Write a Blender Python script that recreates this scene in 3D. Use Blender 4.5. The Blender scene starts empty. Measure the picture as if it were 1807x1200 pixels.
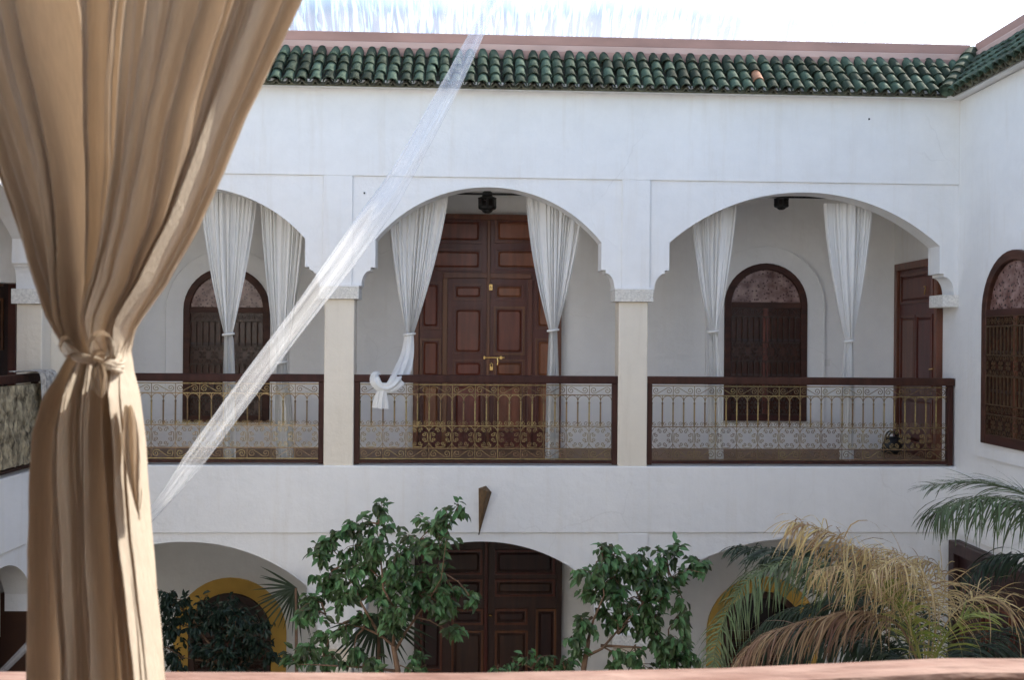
import bpy, math, random
from mathutils import Matrix, Vector, noise
random.seed(11)
PI = math.pi
scene = bpy.context.scene
C = scene.collection

# ------------------------------------------------------------------ camera
EYE = Vector((0.0, 0.0, 5.18))
FPX, YAW, ROLL = 1760.0, 0.045, 0.008          # focal length in photo pixels, yaw, roll
FW = Vector((math.sin(YAW), math.cos(YAW), 0))
R0 = Vector((math.cos(YAW), -math.sin(YAW), 0)); U0 = Vector((0, 0, 1))
RT = R0*math.cos(ROLL) + U0*math.sin(ROLL)
UP = -R0*math.sin(ROLL) + U0*math.cos(ROLL)
cam = bpy.data.objects.new('camera', bpy.data.cameras.new('camera')); C.objects.link(cam)
M = Matrix((RT, UP, -FW)).transposed().to_4x4(); M.translation = EYE
cam.matrix_world = M
cam.data.sensor_width = 36.0; cam.data.lens = 36.0*FPX/1807.0
cam.data.clip_start = 0.05; cam.data.clip_end = 3000
cam.data.dof.use_dof = True; cam.data.dof.focus_distance = 11.0; cam.data.dof.aperture_fstop = 7.0
scene.camera = cam
# ------------------------------------------------------------------ light
SUN_EL, SUN_AZ = math.radians(42), math.radians(54)      # behind the far wing, a little to the right
world = bpy.data.worlds.new('World'); scene.world = world; world.use_nodes = True
wn = world.node_tree; bg = wn.nodes['Background']
sky = wn.nodes.new('ShaderNodeTexSky'); sky.sky_type = 'NISHITA'; sky.sun_disc = False
sky.sun_elevation = SUN_EL; sky.sun_rotation = SUN_AZ
sky.air_density = 1.0; sky.dust_density = 1.5; sky.ozone_density = 1.0
wn.links.new(sky.outputs[0], bg.inputs[0]); bg.inputs[1].default_value = 0.15
sd = Vector((math.sin(SUN_AZ)*math.cos(SUN_EL), math.cos(SUN_AZ)*math.cos(SUN_EL), math.sin(SUN_EL)))
sun = bpy.data.objects.new('sun', bpy.data.lights.new('sun', 'SUN')); C.objects.link(sun)
sun.data.energy = 3.8; sun.data.angle = math.radians(0.6); sun.data.color = (1.0, 0.93, 0.82)
sun.rotation_euler = (-sd).to_track_quat('-Z', 'Y').to_euler(); sun.location = (3, 12, 20)
vs = scene.view_settings
vs.view_transform = 'Standard'; vs.look = 'None'; vs.exposure = 1.48; vs.gamma = 1.0; vs.use_curve_mapping = False
scene.cycles.max_bounces = 10; scene.cycles.diffuse_bounces = 6; scene.cycles.transparent_max_bounces = 24
scene.cycles.use_denoising = True

# ------------------------------------------------------------------ pixel -> place helpers
def ray(px, py): return FW*FPX + RT*(px-903.5) + UP*(600-py)
def at(px, py, Y):
    d = ray(px, py); return EYE + d*((Y-EYE.y)/d.y)
D = 11.0
def fz(py, px=903, y=0.0): return at(px, py, D+y).z
def fx(px, py=600, y=0.0): return at(px, py, D+y).x
def fp(px, py, y=0.0):
    p = at(px, py, D+y); return p.x, p.z
Z1 = 3.80                                     # upper gallery floor
SK = 0.0316                                   # side walls' skew
FAR = Matrix.Translation((0, D, 0))
XR, XL = fx(1690, 500), fx(90, 700)
def frame(o, xa):
    xa = Vector(xa).normalized(); za = Vector((0, 0, 1)); ya = za.cross(xa)
    m = Matrix((xa, ya, za)).transposed().to_4x4(); m.translation = o; return m
RIGHT = frame((XR, D, 0), (-SK, -1, 0))       # local x towards the camera, y into the wing
LEFT = frame((XL, D, 0), (SK, 1, 0))          # local x away from the camera
def onwall(m, px, py, y=0.0):
    mi = m.inverted(); o = mi @ EYE; d = mi.to_3x3() @ ray(px, py)
    p = o + d*((y-o.y)/d.y); return p.x, p.z

# ------------------------------------------------------------------ mesh helpers
class MB:
    def __init__(s): s.v = []; s.f = []; s.uv = None
    def add(s, vs, fs):
        n = len(s.v); s.v += [tuple(v) for v in vs]; s.f += [tuple(i+n for i in f) for f in fs]; return s
    def box(s, x0, x1, y0, y1, z0, z1):
        return s.add([(x0,y0,z0),(x1,y0,z0),(x1,y1,z0),(x0,y1,z0),(x0,y0,z1),(x1,y0,z1),(x1,y1,z1),(x0,y1,z1)],
                     [(0,3,2,1),(4,5,6,7),(0,1,5,4),(1,2,6,5),(2,3,7,6),(3,0,4,7)])
    def prism(s, poly, y0, y1):               # poly in x,z (counter-clockwise seen from -y)
        n = len(poly)
        s.add([(x, y0, z) for x, z in poly] + [(x, y1, z) for x, z in poly],
              [tuple(range(n)), tuple(range(2*n-1, n-1, -1))] + [(i, i+n, (i+1) % n+n, (i+1) % n) for i in range(n)]); return s
    def ring(s, outer, inner, y0, y1, closed=False):   # two matched paths, extruded
        n = len(outer); V = [(x,y0,z) for x,z in outer]+[(x,y0,z) for x,z in inner]+[(x,y1,z) for x,z in outer]+[(x,y1,z) for x,z in inner]
        F = []
        for i in range(n if closed else n-1):
            j = (i+1) % n
            F += [(i, n+i, n+j, j), (2*n+i, 2*n+j, 3*n+j, 3*n+i), (i, j, 2*n+j, 2*n+i), (n+i, 3*n+i, 3*n+j, n+j)]
        if not closed: F += [(0, 2*n, 3*n, n), (n-1, 2*n-1, 4*n-1, 3*n-1)]
        return s.add(V, F)
    def tube(s, pts, rad, n=6, cap=True, flat=1.0):
        pts = [Vector(p) for p in pts]; m = len(pts)
        if not hasattr(rad, '__len__'): rad = [rad]*m
        V = []; prev = None
        for i, p in enumerate(pts):
            t = (pts[min(i+1, m-1)] - pts[max(i-1, 0)])
            if t.length < 1e-9: t = Vector((0, 0, 1))
            t.normalize()
            if prev is None:
                a = Vector((0, 1, 0)) if abs(t.y) < 0.9 else Vector((1, 0, 0))
            else: a = prev
            a = (a - t*a.dot(t)); a.normalize(); prev = a; b = t.cross(a)
            for k in range(n):
                w = 2*PI*(k+.5)/n
                V.append(p + a*math.cos(w)*rad[i]*flat + b*math.sin(w)*rad[i])
        F = [(i*n+k, i*n+(k+1) % n, (i+1)*n+(k+1) % n, (i+1)*n+k) for i in range(m-1) for k in range(n)]
        if cap: F += [tuple(range(n-1, -1, -1)), tuple(range((m-1)*n, m*n))]
        return s.add(V, F)
    def lathe(s, prof, n=12, c=(0, 0)):
        V = [(c[0]+r*math.cos(2*PI*k/n), c[1]+r*math.sin(2*PI*k/n), z) for r, z in prof for k in range(n)]
        m = len(prof)
        F = [(i*n+k, i*n+(k+1) % n, (i+1)*n+(k+1) % n, (i+1)*n+k) for i in range(m-1) for k in range(n)]
        F += [tuple(range(n-1, -1, -1)), tuple(range((m-1)*n, m*n))]
        return s.add(V, F)
    def grid(s, rows, uv=False):
        m = len(rows); n = len(rows[0]); b = len(s.v)
        s.v += [tuple(p) for r in rows for p in r]
        s.f += [(b+i*n+k, b+i*n+k+1, b+(i+1)*n+k+1, b+(i+1)*n+k) for i in range(m-1) for k in range(n-1)]
        if uv: s.uv = [(k/(n-1), i/(m-1)) for i in range(m) for k in range(n)]
        return s
    def mesh(s, name, m, smooth=False):
        me = bpy.data.meshes.new(name); me.from_pydata(s.v, [], s.f); me.update()
        if s.uv:
            l = me.uv_layers.new(name='UVMap')
            for lp in me.loops: l.data[lp.index].uv = s.uv[lp.vertex_index]
        if m: me.materials.append(m)
        if smooth:
            me.polygons.foreach_set('use_smooth', [True]*len(me.polygons))
            if smooth != True: me.set_sharp_from_angle(angle=math.radians(smooth))
        return me
def place(name, me, parent=None, loc=None, rot=None, scale=None, mat=None):
    o = bpy.data.objects.new(name, me); C.objects.link(o); o.parent = parent
    if mat is not None: o.matrix_local = mat
    else:
        if loc: o.location = loc
        if rot: o.rotation_euler = rot
        if scale: o.scale = scale
    return o
def obj(name, mb, m, parent=None, smooth=False, bevel=0, fix=True):
    o = place(name, mb.mesh(name, m, smooth), parent)
    if fix:
        import bmesh
        b = bmesh.new(); b.from_mesh(o.data); bmesh.ops.recalc_face_normals(b, faces=b.faces[:]); b.to_mesh(o.data); b.free()
    if bevel:
        bv = o.modifiers.new('bevel', 'BEVEL'); bv.width = bevel; bv.segments = 2; bv.limit_method = 'ANGLE'
    return o
def tag(o, label, cat, group=None):
    o['label'] = label; o['category'] = cat
    if group: o['group'] = group
    return o
def thing(name, label, cat, mat=None, group=None, loc=None):
    o = bpy.data.objects.new(name, None); C.objects.link(o); o.empty_display_size = .1
    if mat is not None: o.matrix_world = mat
    if loc is not None: o.location = loc
    return tag(o, label, cat, group)
def structure(o): o['kind'] = 'structure'; return o

# ------------------------------------------------------------------ materials
def nt(m):
    m.use_nodes = True; t = m.node_tree; return t, t.nodes, t.links, t.nodes['Principled BSDF']
def mat(name, col, rough=.6, var=.1, vscale=3.0, bump=0, bscale=60, metal=0, stretch=(1, 1, 1), spec=.5, rnd=0, coat=0, col2=None, detail=6, island=0):
    m = bpy.data.materials.new(name); t, N, L, B = nt(m)
    B.inputs['Roughness'].default_value = rough; B.inputs['Metallic'].default_value = metal
    B.inputs['Specular IOR Level'].default_value = spec; B.inputs['Coat Weight'].default_value = coat
    tc = N.new('ShaderNodeTexCoord'); mp = N.new('ShaderNodeMapping'); mp.inputs['Scale'].default_value = stretch
    L.new(tc.outputs['Object'], mp.inputs['Vector'])
    n = N.new('ShaderNodeTexNoise'); n.inputs['Scale'].default_value = vscale; n.inputs['Detail'].default_value = detail
    L.new(mp.outputs[0], n.inputs['Vector'])
    r = N.new('ShaderNodeValToRGB'); r.color_ramp.elements[0].position = .3; r.color_ramp.elements[1].position = .7
    c2 = col2 or tuple(min(1, c*(1+var)) for c in col)
    c1 = tuple(c*(1-var) for c in col) if col2 is None else col
    r.color_ramp.elements[0].color = (*c1, 1); r.color_ramp.elements[1].color = (*c2, 1)
    L.new(n.outputs['Fac'], r.inputs[0]); out = r.outputs[0]
    if rnd or island:
        src = N.new('ShaderNodeNewGeometry').outputs['Random Per Island'] if island else N.new('ShaderNodeObjectInfo').outputs['Random']
        a = rnd or island
        mr = N.new('ShaderNodeMapRange'); mr.inputs['To Min'].default_value = 1-a; mr.inputs['To Max'].default_value = 1+a
        L.new(src, mr.inputs['Value'])
        h = N.new('ShaderNodeHueSaturation'); L.new(mr.outputs[0], h.inputs['Value']); L.new(out, h.inputs['Color'])
        mr2 = N.new('ShaderNodeMapRange'); mr2.inputs['To Min'].default_value = .5-a*.06; mr2.inputs['To Max'].default_value = .5+a*.06
        L.new(src, mr2.inputs['Value']); L.new(mr2.outputs[0], h.inputs['Hue']); out = h.outputs[0]
    L.new(out, B.inputs['Base Color'])
    if bump:
        n2 = N.new('ShaderNodeTexNoise'); n2.inputs['Scale'].default_value = bscale; n2.inputs['Detail'].default_value = 5
        L.new(mp.outputs[0], n2.inputs['Vector'])
        b = N.new('ShaderNodeBump'); b.inputs['Strength'].default_value = bump; b.inputs['Distance'].default_value = .02
        L.new(n2.outputs['Fac'], b.inputs['Height']); L.new(b.outputs[0], B.inputs['Normal'])
    return m
def plaster(name, col, dirt=.10, tint=(.62, .55, .45)):
    m = mat(name, col, rough=.78, var=.035, vscale=.9, spec=.25); t, N, L, B = nt(m)
    src = B.inputs['Base Color'].links[0].from_socket
    tc = N.new('ShaderNodeTexCoord')
    mp = N.new('ShaderNodeMapping'); mp.inputs['Scale'].default_value = (5, 5, .35); L.new(tc.outputs['Object'], mp.inputs[0])
    n = N.new('ShaderNodeTexNoise'); n.inputs['Scale'].default_value = 1.6; n.inputs['Detail'].default_value = 8; n.inputs['Roughness'].default_value = .65
    L.new(mp.outputs[0], n.inputs['Vector'])
    r = N.new('ShaderNodeValToRGB'); r.color_ramp.elements[0].position = .52; r.color_ramp.elements[1].position = .82
    r.color_ramp.elements[0].color = (0, 0, 0, 1); r.color_ramp.elements[1].color = (dirt*3, dirt*3, dirt*3, 1)
    L.new(n.outputs['Fac'], r.inputs[0])
    mx = N.new('ShaderNodeMix'); mx.data_type = 'RGBA'; L.new(r.outputs[0], mx.inputs['Factor']); L.new(src, mx.inputs['A']); mx.inputs['B'].default_value = (*tint, 1)
    L.new(mx.outputs['Result'], B.inputs['Base Color'])
    cn = N.new('ShaderNodeTexNoise'); cn.inputs['Scale'].default_value = 1.3; cn.inputs['Detail'].default_value = 6; L.new(tc.outputs['Object'], cn.inputs['Vector'])
    cm = N.new('ShaderNodeMix'); cm.data_type = 'RGBA'; cm.blend_type = 'LINEAR_LIGHT'; cm.inputs['Factor'].default_value = .35; L.new(tc.outputs['Object'], cm.inputs['A']); L.new(cn.outputs['Color'], cm.inputs['B'])
    vo = N.new('ShaderNodeTexVoronoi'); vo.feature = 'DISTANCE_TO_EDGE'; vo.inputs['Scale'].default_value = .55; L.new(cm.outputs['Result'], vo.inputs['Vector'])
    cr = N.new('ShaderNodeMapRange'); cr.inputs['From Min'].default_value = .001; cr.inputs['From Max'].default_value = .0045; cr.inputs['To Min'].default_value = 1; cr.inputs['To Max'].default_value = 0; L.new(vo.outputs['Distance'], cr.inputs['Value'])
    cg = N.new('ShaderNodeTexNoise'); cg.inputs['Scale'].default_value = .8; L.new(tc.outputs['Object'], cg.inputs['Vector'])
    cg2 = N.new('ShaderNodeMapRange'); cg2.inputs['From Min'].default_value = .52; cg2.inputs['From Max'].default_value = .66; cg2.inputs['To Max'].default_value = .55*dirt+.10; L.new(cg.outputs['Fac'], cg2.inputs['Value'])
    cx_ = N.new('ShaderNodeMath'); cx_.operation = 'MULTIPLY'; L.new(cr.outputs[0], cx_.inputs[0]); L.new(cg2.outputs[0], cx_.inputs[1])
    mk = N.new('ShaderNodeMix'); mk.data_type = 'RGBA'; L.new(cx_.outputs[0], mk.inputs['Factor']); L.new(mx.outputs['Result'], mk.inputs['A']); mk.inputs['B'].default_value = (.40, .37, .33, 1)
    bl = N.new('ShaderNodeTexNoise'); bl.inputs['Scale'].default_value = 4.5; bl.inputs['Detail'].default_value = 10; bl.inputs['Roughness'].default_value = .7; L.new(tc.outputs['Object'], bl.inputs['Vector'])
    bm_ = N.new('ShaderNodeMapRange'); bm_.inputs['From Min'].default_value = .3; bm_.inputs['From Max'].default_value = .7; bm_.inputs['To Min'].default_value = .96; bm_.inputs['To Max'].default_value = 1.02; L.new(bl.outputs['Fac'], bm_.inputs['Value'])
    hv = N.new('ShaderNodeHueSaturation'); L.new(bm_.outputs[0], hv.inputs['Value']); L.new(mk.outputs['Result'], hv.inputs['Color']); L.new(hv.outputs[0], B.inputs['Base Color'])
    n2 = N.new('ShaderNodeTexNoise'); n2.inputs['Scale'].default_value = 2.2; n2.inputs['Detail'].default_value = 9; n2.inputs['Roughness'].default_value = .6
    L.new(tc.outputs['Object'], n2.inputs['Vector'])
    b = N.new('ShaderNodeBump'); b.inputs['Strength'].default_value = .6; b.inputs['Distance'].default_value = .04
    L.new(n2.outputs['Fac'], b.inputs['Height']); L.new(b.outputs[0], B.inputs['Normal'])
    return m
def cloth(name, col, trans, fac, weave=500, var=.06, streak=(1, 1, 1), vs_=4, rough=.9, spec=.1, bump=.15):
    m = mat(name, col, rough=rough, var=var, vscale=vs_, bump=bump, bscale=weave, spec=spec, stretch=streak); t, N, L, B = nt(m)
    tr = N.new('ShaderNodeBsdfTranslucent'); tr.inputs['Color'].default_value = (*trans, 1)
    mx = N.new('ShaderNodeMixShader'); mx.inputs[0].default_value = fac
    L.new(B.outputs[0], mx.inputs[1]); L.new(tr.outputs[0], mx.inputs[2]); L.new(mx.outputs[0], N['Material Output'].inputs['Surface'])
    return m
def leafmat(name, col, island=.35, fac=.3, rough=.45, col2=None):
    m = mat(name, col, rough=rough, var=.15, vscale=2.5, spec=.4, island=island, col2=col2); t, N, L, B = nt(m)
    src = B.inputs['Base Color'].links[0].from_socket
    tr = N.new('ShaderNodeBsdfTranslucent'); L.new(src, tr.inputs['Color'])
    mx = N.new('ShaderNodeMixShader'); mx.inputs[0].default_value = fac
    L.new(B.outputs[0], mx.inputs[1]); L.new(tr.outputs[0], mx.inputs[2]); L.new(mx.outputs[0], N['Material Output'].inputs['Surface'])
    return m
WHITE = plaster('white_plaster', (.80, .79, .77))
WHITE_IN = plaster('gallery_plaster', (.86, .85, .825), dirt=.04)
CREAM = plaster('cream_column', (.74, .67, .56), dirt=.12, tint=(.5, .42, .32))
CARVED = mat('carved_plaster', (.74, .71, .65), .8, .18, 40, bump=.6, bscale=70)
OCHRE = mat('ochre_paint', (.60, .36, .07), .7, .10, 5, bump=.1)
WOOD = mat('window_frame_wood', (.058, .021, .013), .55, .35, 2.5, bump=.12, bscale=30, stretch=(1, 1, 6), rnd=.15, spec=.3)
RAILW = mat('rail_wood', (.048, .017, .011), .6, .3, 2.5, bump=.1, bscale=25, stretch=(6, 1, 1), rnd=.1, spec=.25)
DOORW = mat('varnished_door_wood', (.115, .034, .018), .33, .5, 2.2, bump=.12, bscale=22, stretch=(7, 1, .8), rnd=.2, col2=(.215, .064, .031))
DOORF = mat('door_frame_wood', (.085, .025, .014), .34, .4, 2.2, bump=.12, bscale=22, stretch=(7, 1, .8), rnd=.35, col2=(.155, .048, .025))
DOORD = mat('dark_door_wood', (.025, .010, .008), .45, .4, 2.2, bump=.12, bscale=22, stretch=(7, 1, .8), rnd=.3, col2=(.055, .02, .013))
BRASS = mat('gilded_iron', (.24, .165, .075), .43, .4, 25, metal=.5, rnd=.3)
BRASS2 = mat('polished_brass', (.85, .60, .24), .25, .1, 20, metal=1)
IRON = mat('black_iron', (.02, .02, .02), .5, .3, 30, metal=.4)
RUST = mat('rusted_sheet', (.13, .075, .03), .65, .4, 14, metal=.3, bump=.2, bscale=50)
TILE = mat('green_glazed_tile', (.030, .049, .032), .8, .5, 13, bump=.35, bscale=30, rnd=.5, col2=(.075, .103, .070), spec=.12)
BARE = mat('bare_clay_tile', (.42, .20, .11), .8, .2, 20, bump=.2)
TILED = mat('channel_tile_clay', (.09, .085, .055), .8, .45, 12, bump=.3, bscale=40, rnd=.25)
COPING = mat('salmon_coping', (.40, .235, .19), .75, .16, 4, bump=.2, bscale=20, stretch=(.4, 1, 1))
COPING2 = mat('pale_salmon_ledge', (.56, .38, .32), .75, .12, 5, bump=.2, bscale=20, stretch=(.4, 1, 1))
PINK = mat('painted_salmon_rail', (.21, .115, .09), .75, .2, 16, bump=.6, bscale=40, stretch=(.3, 1, 1), col2=(.37, .25, .21), spec=.2)
TERRA = mat('terracotta_floor', (.26, .15, .09), .6, .25, 5, bump=.2)
GROUND = mat('courtyard_tiles', (.08, .065, .05), .6, .2, 3, bump=.2)
SHEER = cloth('white_curtain_cloth', (.92, .91, .88), (.86, .84, .80), .3, 300, .03)
LINEN = cloth('beige_linen', (.63, .55, .45), (.56, .43, .31), .28, 230, .08, (1, 1, .16), 110, .55, .35, .3)
LEAF = leafmat('ficus_leaf', (.055, .105, .036), .65, .3, .33, (.12, .20, .08))
LEAFD = leafmat('shaded_leaf', (.014, .030, .016), .4, .12, .45)  # shrub's shade and backlighting put into a darker leaf colour
PALMG = leafmat('palm_green', (.06, .09, .034), .35, .25, .5, (.115, .15, .065))
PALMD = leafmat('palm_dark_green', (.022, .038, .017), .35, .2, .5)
PALMY = leafmat('palm_dry_straw', (.34, .225, .10), .4, .3, .7, (.54, .42, .235))
PALMB = leafmat('palm_dead_brown', (.17, .095, .055), .4, .2, .75, (.31, .20, .125))
PALML = leafmat('palm_lime', (.20, .24, .05), .3, .3, .5, (.32, .33, .09))
BARK = mat('grey_brown_bark', (.17, .10, .06), .85, .3, 12, bump=.5, bscale=50)
GLASSD = mat('dark_glazing', (.016, .012, .012), .12, .3, 5, spec=.4)
PANEW = mat('brown_lattice_glazing', (.030, .012, .008), .22, .4, 9, spec=.35, stretch=(6, 1, 1), col2=(.085, .032, .020))
AGED = mat('aged_bronze_iron', (.11, .068, .034), .5, .4, 25, metal=.4)
BROWNI = mat('brown_iron', (.05, .030, .020), .5, .4, 25, metal=.3)
BLACK = mat('black_leather', (.012, .012, .013), .45, .3, 20, bump=.2)
RUG = mat('fringed_wool', (.05, .036, .02), .95, .5, 18, bump=1.0, bscale=60, col2=(.52, .43, .27), stretch=(1, 1, .4), detail=9)
SHAWL = mat('patterned_wool_shawl', (.22, .20, .18), .95, .4, 26, bump=.6, bscale=80, col2=(.62, .58, .52))
PORC = mat('white_switch_plastic', (.75, .74, .70), .4, .02, 5)
def lacemat():
    m = mat('coloured_fanlight_glass', (.10, .04, .03), .25, .4, 9, spec=.6, col2=(.34, .22, .19)); t, N, L, B = nt(m)
    src = B.inputs['Base Color'].links[0].from_socket
    v = N.new('ShaderNodeTexVoronoi'); v.inputs['Scale'].default_value = 26; tc = N.new('ShaderNodeTexCoord'); L.new(tc.outputs['Object'], v.inputs['Vector'])
    r = N.new('ShaderNodeValToRGB'); r.color_ramp.elements[0].position = .28; r.color_ramp.elements[1].position = .36
    L.new(v.outputs['Distance'], r.inputs[0])
    mx = N.new('ShaderNodeMix'); mx.data_type = 'RGBA'; L.new(r.outputs[0], mx.inputs['Factor']); mx.inputs['A'].default_value = (.07, .03, .026, 1); L.new(src, mx.inputs['B'])
    L.new(mx.outputs['Result'], B.inputs['Base Color']); return m
LACE = lacemat()
def filmmat(name, scale, lo, hi, amin, amax, tint, uvs, white=(.9, .9, .92), det=7):
    m = bpy.data.materials.new(name); m.use_nodes = True; t = m.node_tree; N = t.nodes; L = t.links; N.remove(N['Principled BSDF'])
    tc = N.new('ShaderNodeTexCoord'); mp = N.new('ShaderNodeMapping'); mp.inputs['Scale'].default_value = uvs; L.new(tc.outputs['UV'], mp.inputs[0])
    n = N.new('ShaderNodeTexNoise'); n.inputs['Scale'].default_value = scale; n.inputs['Detail'].default_value = det; n.inputs['Roughness'].default_value = .62; n.inputs['Distortion'].default_value = .8
    L.new(mp.outputs[0], n.inputs['Vector'])
    mr = N.new('ShaderNodeMapRange'); mr.inputs['From Min'].default_value = lo; mr.inputs['From Max'].default_value = hi; mr.inputs['To Min'].default_value = amin; mr.inputs['To Max'].default_value = amax
    L.new(n.outputs['Fac'], mr.inputs['Value'])
    tp = N.new('ShaderNodeBsdfTransparent'); tp.inputs[0].default_value = (*tint, 1)
    df = N.new('ShaderNodeBsdfDiffuse'); df.inputs[0].default_value = (*white, 1)
    tr = N.new('ShaderNodeBsdfTranslucent'); tr.inputs[0].default_value = (*white, 1)
    gl = N.new('ShaderNodeBsdfGlossy'); gl.inputs[0].default_value = (1, 1, 1, 1); gl.inputs['Roughness'].default_value = .18
    b = N.new('ShaderNodeBump'); b.inputs['Strength'].default_value = .6; b.inputs['Distance'].default_value = .02; L.new(n.outputs['Fac'], b.inputs['Height'])
    for q in (gl,): L.new(b.outputs[0], q.inputs['Normal'])
    m1 = N.new('ShaderNodeMixShader'); m1.inputs[0].default_value = .5; L.new(df.outputs[0], m1.inputs[1]); L.new(tr.outputs[0], m1.inputs[2])
    m0 = N.new('ShaderNodeMixShader'); m0.inputs[0].default_value = .12; L.new(tp.outputs[0], m0.inputs[1]); L.new(gl.outputs[0], m0.inputs[2])
    m2 = N.new('ShaderNodeMixShader'); L.new(mr.outputs[0], m2.inputs[0]); L.new(m0.outputs[0], m2.inputs[1]); L.new(m1.outputs[0], m2.inputs[2])
    L.new(m2.outputs[0], N['Material Output'].inputs['Surface']); return m
def hem_streaks(m):
    # tints the film grey in streaks along the lower hem of the sheet
    t = m.node_tree; N = t.nodes; L = t.links
    tp = [q for q in N if q.type == 'BSDF_TRANSPARENT'][0]
    tc = N.new('ShaderNodeTexCoord'); mp = N.new('ShaderNodeMapping'); mp.inputs['Scale'].default_value = (210, 30, 1); mp.inputs['Rotation'].default_value = (0, 0, .10); L.new(tc.outputs['UV'], mp.inputs[0])
    n = N.new('ShaderNodeTexNoise'); n.inputs['Scale'].default_value = 1.0; n.inputs['Detail'].default_value = 4; n.inputs['Distortion'].default_value = 1.4; L.new(mp.outputs[0], n.inputs['Vector'])
    n2 = N.new('ShaderNodeTexNoise'); n2.inputs['Scale'].default_value = 9; n2.inputs['Detail'].default_value = 3; L.new(tc.outputs['UV'], n2.inputs['Vector'])
    sx = N.new('ShaderNodeSeparateXYZ'); L.new(tc.outputs['UV'], sx.inputs[0])
    e = N.new('ShaderNodeMapRange'); e.interpolation_type = 'SMOOTHSTEP'; e.inputs['From Min'].default_value = .020; e.inputs['From Max'].default_value = .040; e.inputs['To Min'].default_value = 1; e.inputs['To Max'].default_value = 0
    ad = N.new('ShaderNodeMath'); ad.operation = 'MULTIPLY_ADD'; ad.inputs[1].default_value = -.022; L.new(n2.outputs['Fac'], ad.inputs[0]); L.new(sx.outputs['Y'], ad.inputs[2])
    ad2 = N.new('ShaderNodeMath'); ad2.operation = 'ADD'; ad2.inputs[1].default_value = .010; L.new(ad.outputs[0], ad2.inputs[0]); L.new(ad2.outputs[0], e.inputs['Value'])
    r = N.new('ShaderNodeMapRange'); r.inputs['From Min'].default_value = .58; r.inputs['From Max'].default_value = .45; L.new(n.outputs['Fac'], r.inputs['Value'])
    mu = N.new('ShaderNodeMath'); mu.operation = 'MULTIPLY'; L.new(e.outputs[0], mu.inputs[0]); L.new(r.outputs[0], mu.inputs[1])
    mx = N.new('ShaderNodeMix'); mx.data_type = 'RGBA'; ex = N.new('ShaderNodeMapRange'); ex.interpolation_type = 'SMOOTHSTEP'; ex.inputs['From Min'].default_value = .84; ex.inputs['From Max'].default_value = .97; ex.inputs['To Min'].default_value = 1; ex.inputs['To Max'].default_value = .12; L.new(sx.outputs['X'], ex.inputs['Value'])
    mu2 = N.new('ShaderNodeMath'); mu2.operation = 'MULTIPLY'; L.new(mu.outputs[0], mu2.inputs[0]); L.new(ex.outputs[0], mu2.inputs[1]); L.new(mu2.outputs[0], mx.inputs['Factor']); mx.inputs['A'].default_value = (.96, .97, .98, 1); mx.inputs['B'].default_value = (.50, .455, .42, 1)
    L.new(mx.outputs['Result'], tp.inputs[0]); return m
FILM = filmmat('clear_plastic_sheet', 3.0, .42, .70, .02, .20, (.90, .93, .97), (26, 2.6, 1))
STRIP = filmmat('rolled_clear_plastic', 1.6, .36, .76, .05, .32, (.95, .96, .97), (5, 3, 1), det=3)

# ------------------------------------------------------------------ ground and sky surroundings
g = structure(obj('courtyard_ground', MB().box(-60, 60, -40, 80, -.4, 0), GROUND))

# ------------------------------------------------------------------ wall / arch builders
def side(xa, sgn, zs, zst, zc, q, n=.05):
    # points from the foot (capital) up to the springing, sgn=-1 left side, +1 right side
    P = [(xa+sgn*q, zc)]
    r1, r2 = q-n, (zst-.035)-zc
    for k in range(1, 9):
        w = PI/2*k/8; P.append((xa+sgn*(n+r1*math.cos(w)), zc+r2*math.sin(w)))
    P += [(xa+sgn*n, zst), (xa, zst), (xa, zs)]
    return P
def arch_profile(xl, xr, xa, xb, za, zs, zst, zc, q, n=36):
    h = (xb-xa)/2; c = (xa+xb)/2; s = za-zs; Rr = (h*h+s*s)/(2*s); th = math.asin(min(1, h/Rr))
    P = [(xl, zc)] + side(xa, -1, zs, zst, zc, q)
    P += [(c+Rr*math.sin(-th+2*th*k/n), za-Rr+Rr*math.cos(-th+2*th*k/n)) for k in range(1, n)]
    P += side(xb, 1, zs, zst, zc, q)[::-1] + [(xr, zc)]
    return P
def arch_wall(mb, prof, ztop, y0, y1):
    for (xa, za), (xb, zb) in zip(prof, prof[1:]):
        if abs(xb-xa) > 1e-6:
            mb.add([(xa,y0,za),(xb,y0,zb),(xb,y0,ztop),(xa,y0,ztop)], [(0,1,2,3)])
            mb.add([(xa,y1,za),(xb,y1,zb),(xb,y1,ztop),(xa,y1,ztop)], [(3,2,1,0)])
            mb.add([(xa,y0,ztop),(xb,y0,ztop),(xb,y1,ztop),(xa,y1,ztop)], [(0,1,2,3)])
        mb.add([(xa,y0,za),(xa,y1,za),(xb,y1,zb),(xb,y0,zb)], [(0,1,2,3)])
    return mb
def arch_path(x0, x1, z0, zt, n=20):
    r = (x1-x0)/2; c = (x0+x1)/2; zs = zt-r
    return [(x0, z0)] + [(c-r*math.cos(PI*k/n), zs+r*math.sin(PI*k/n)) for k in range(n+1)] + [(x1, z0)]
T = .28; GD = 1.8                               # arcade wall thickness, gallery depth

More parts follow.
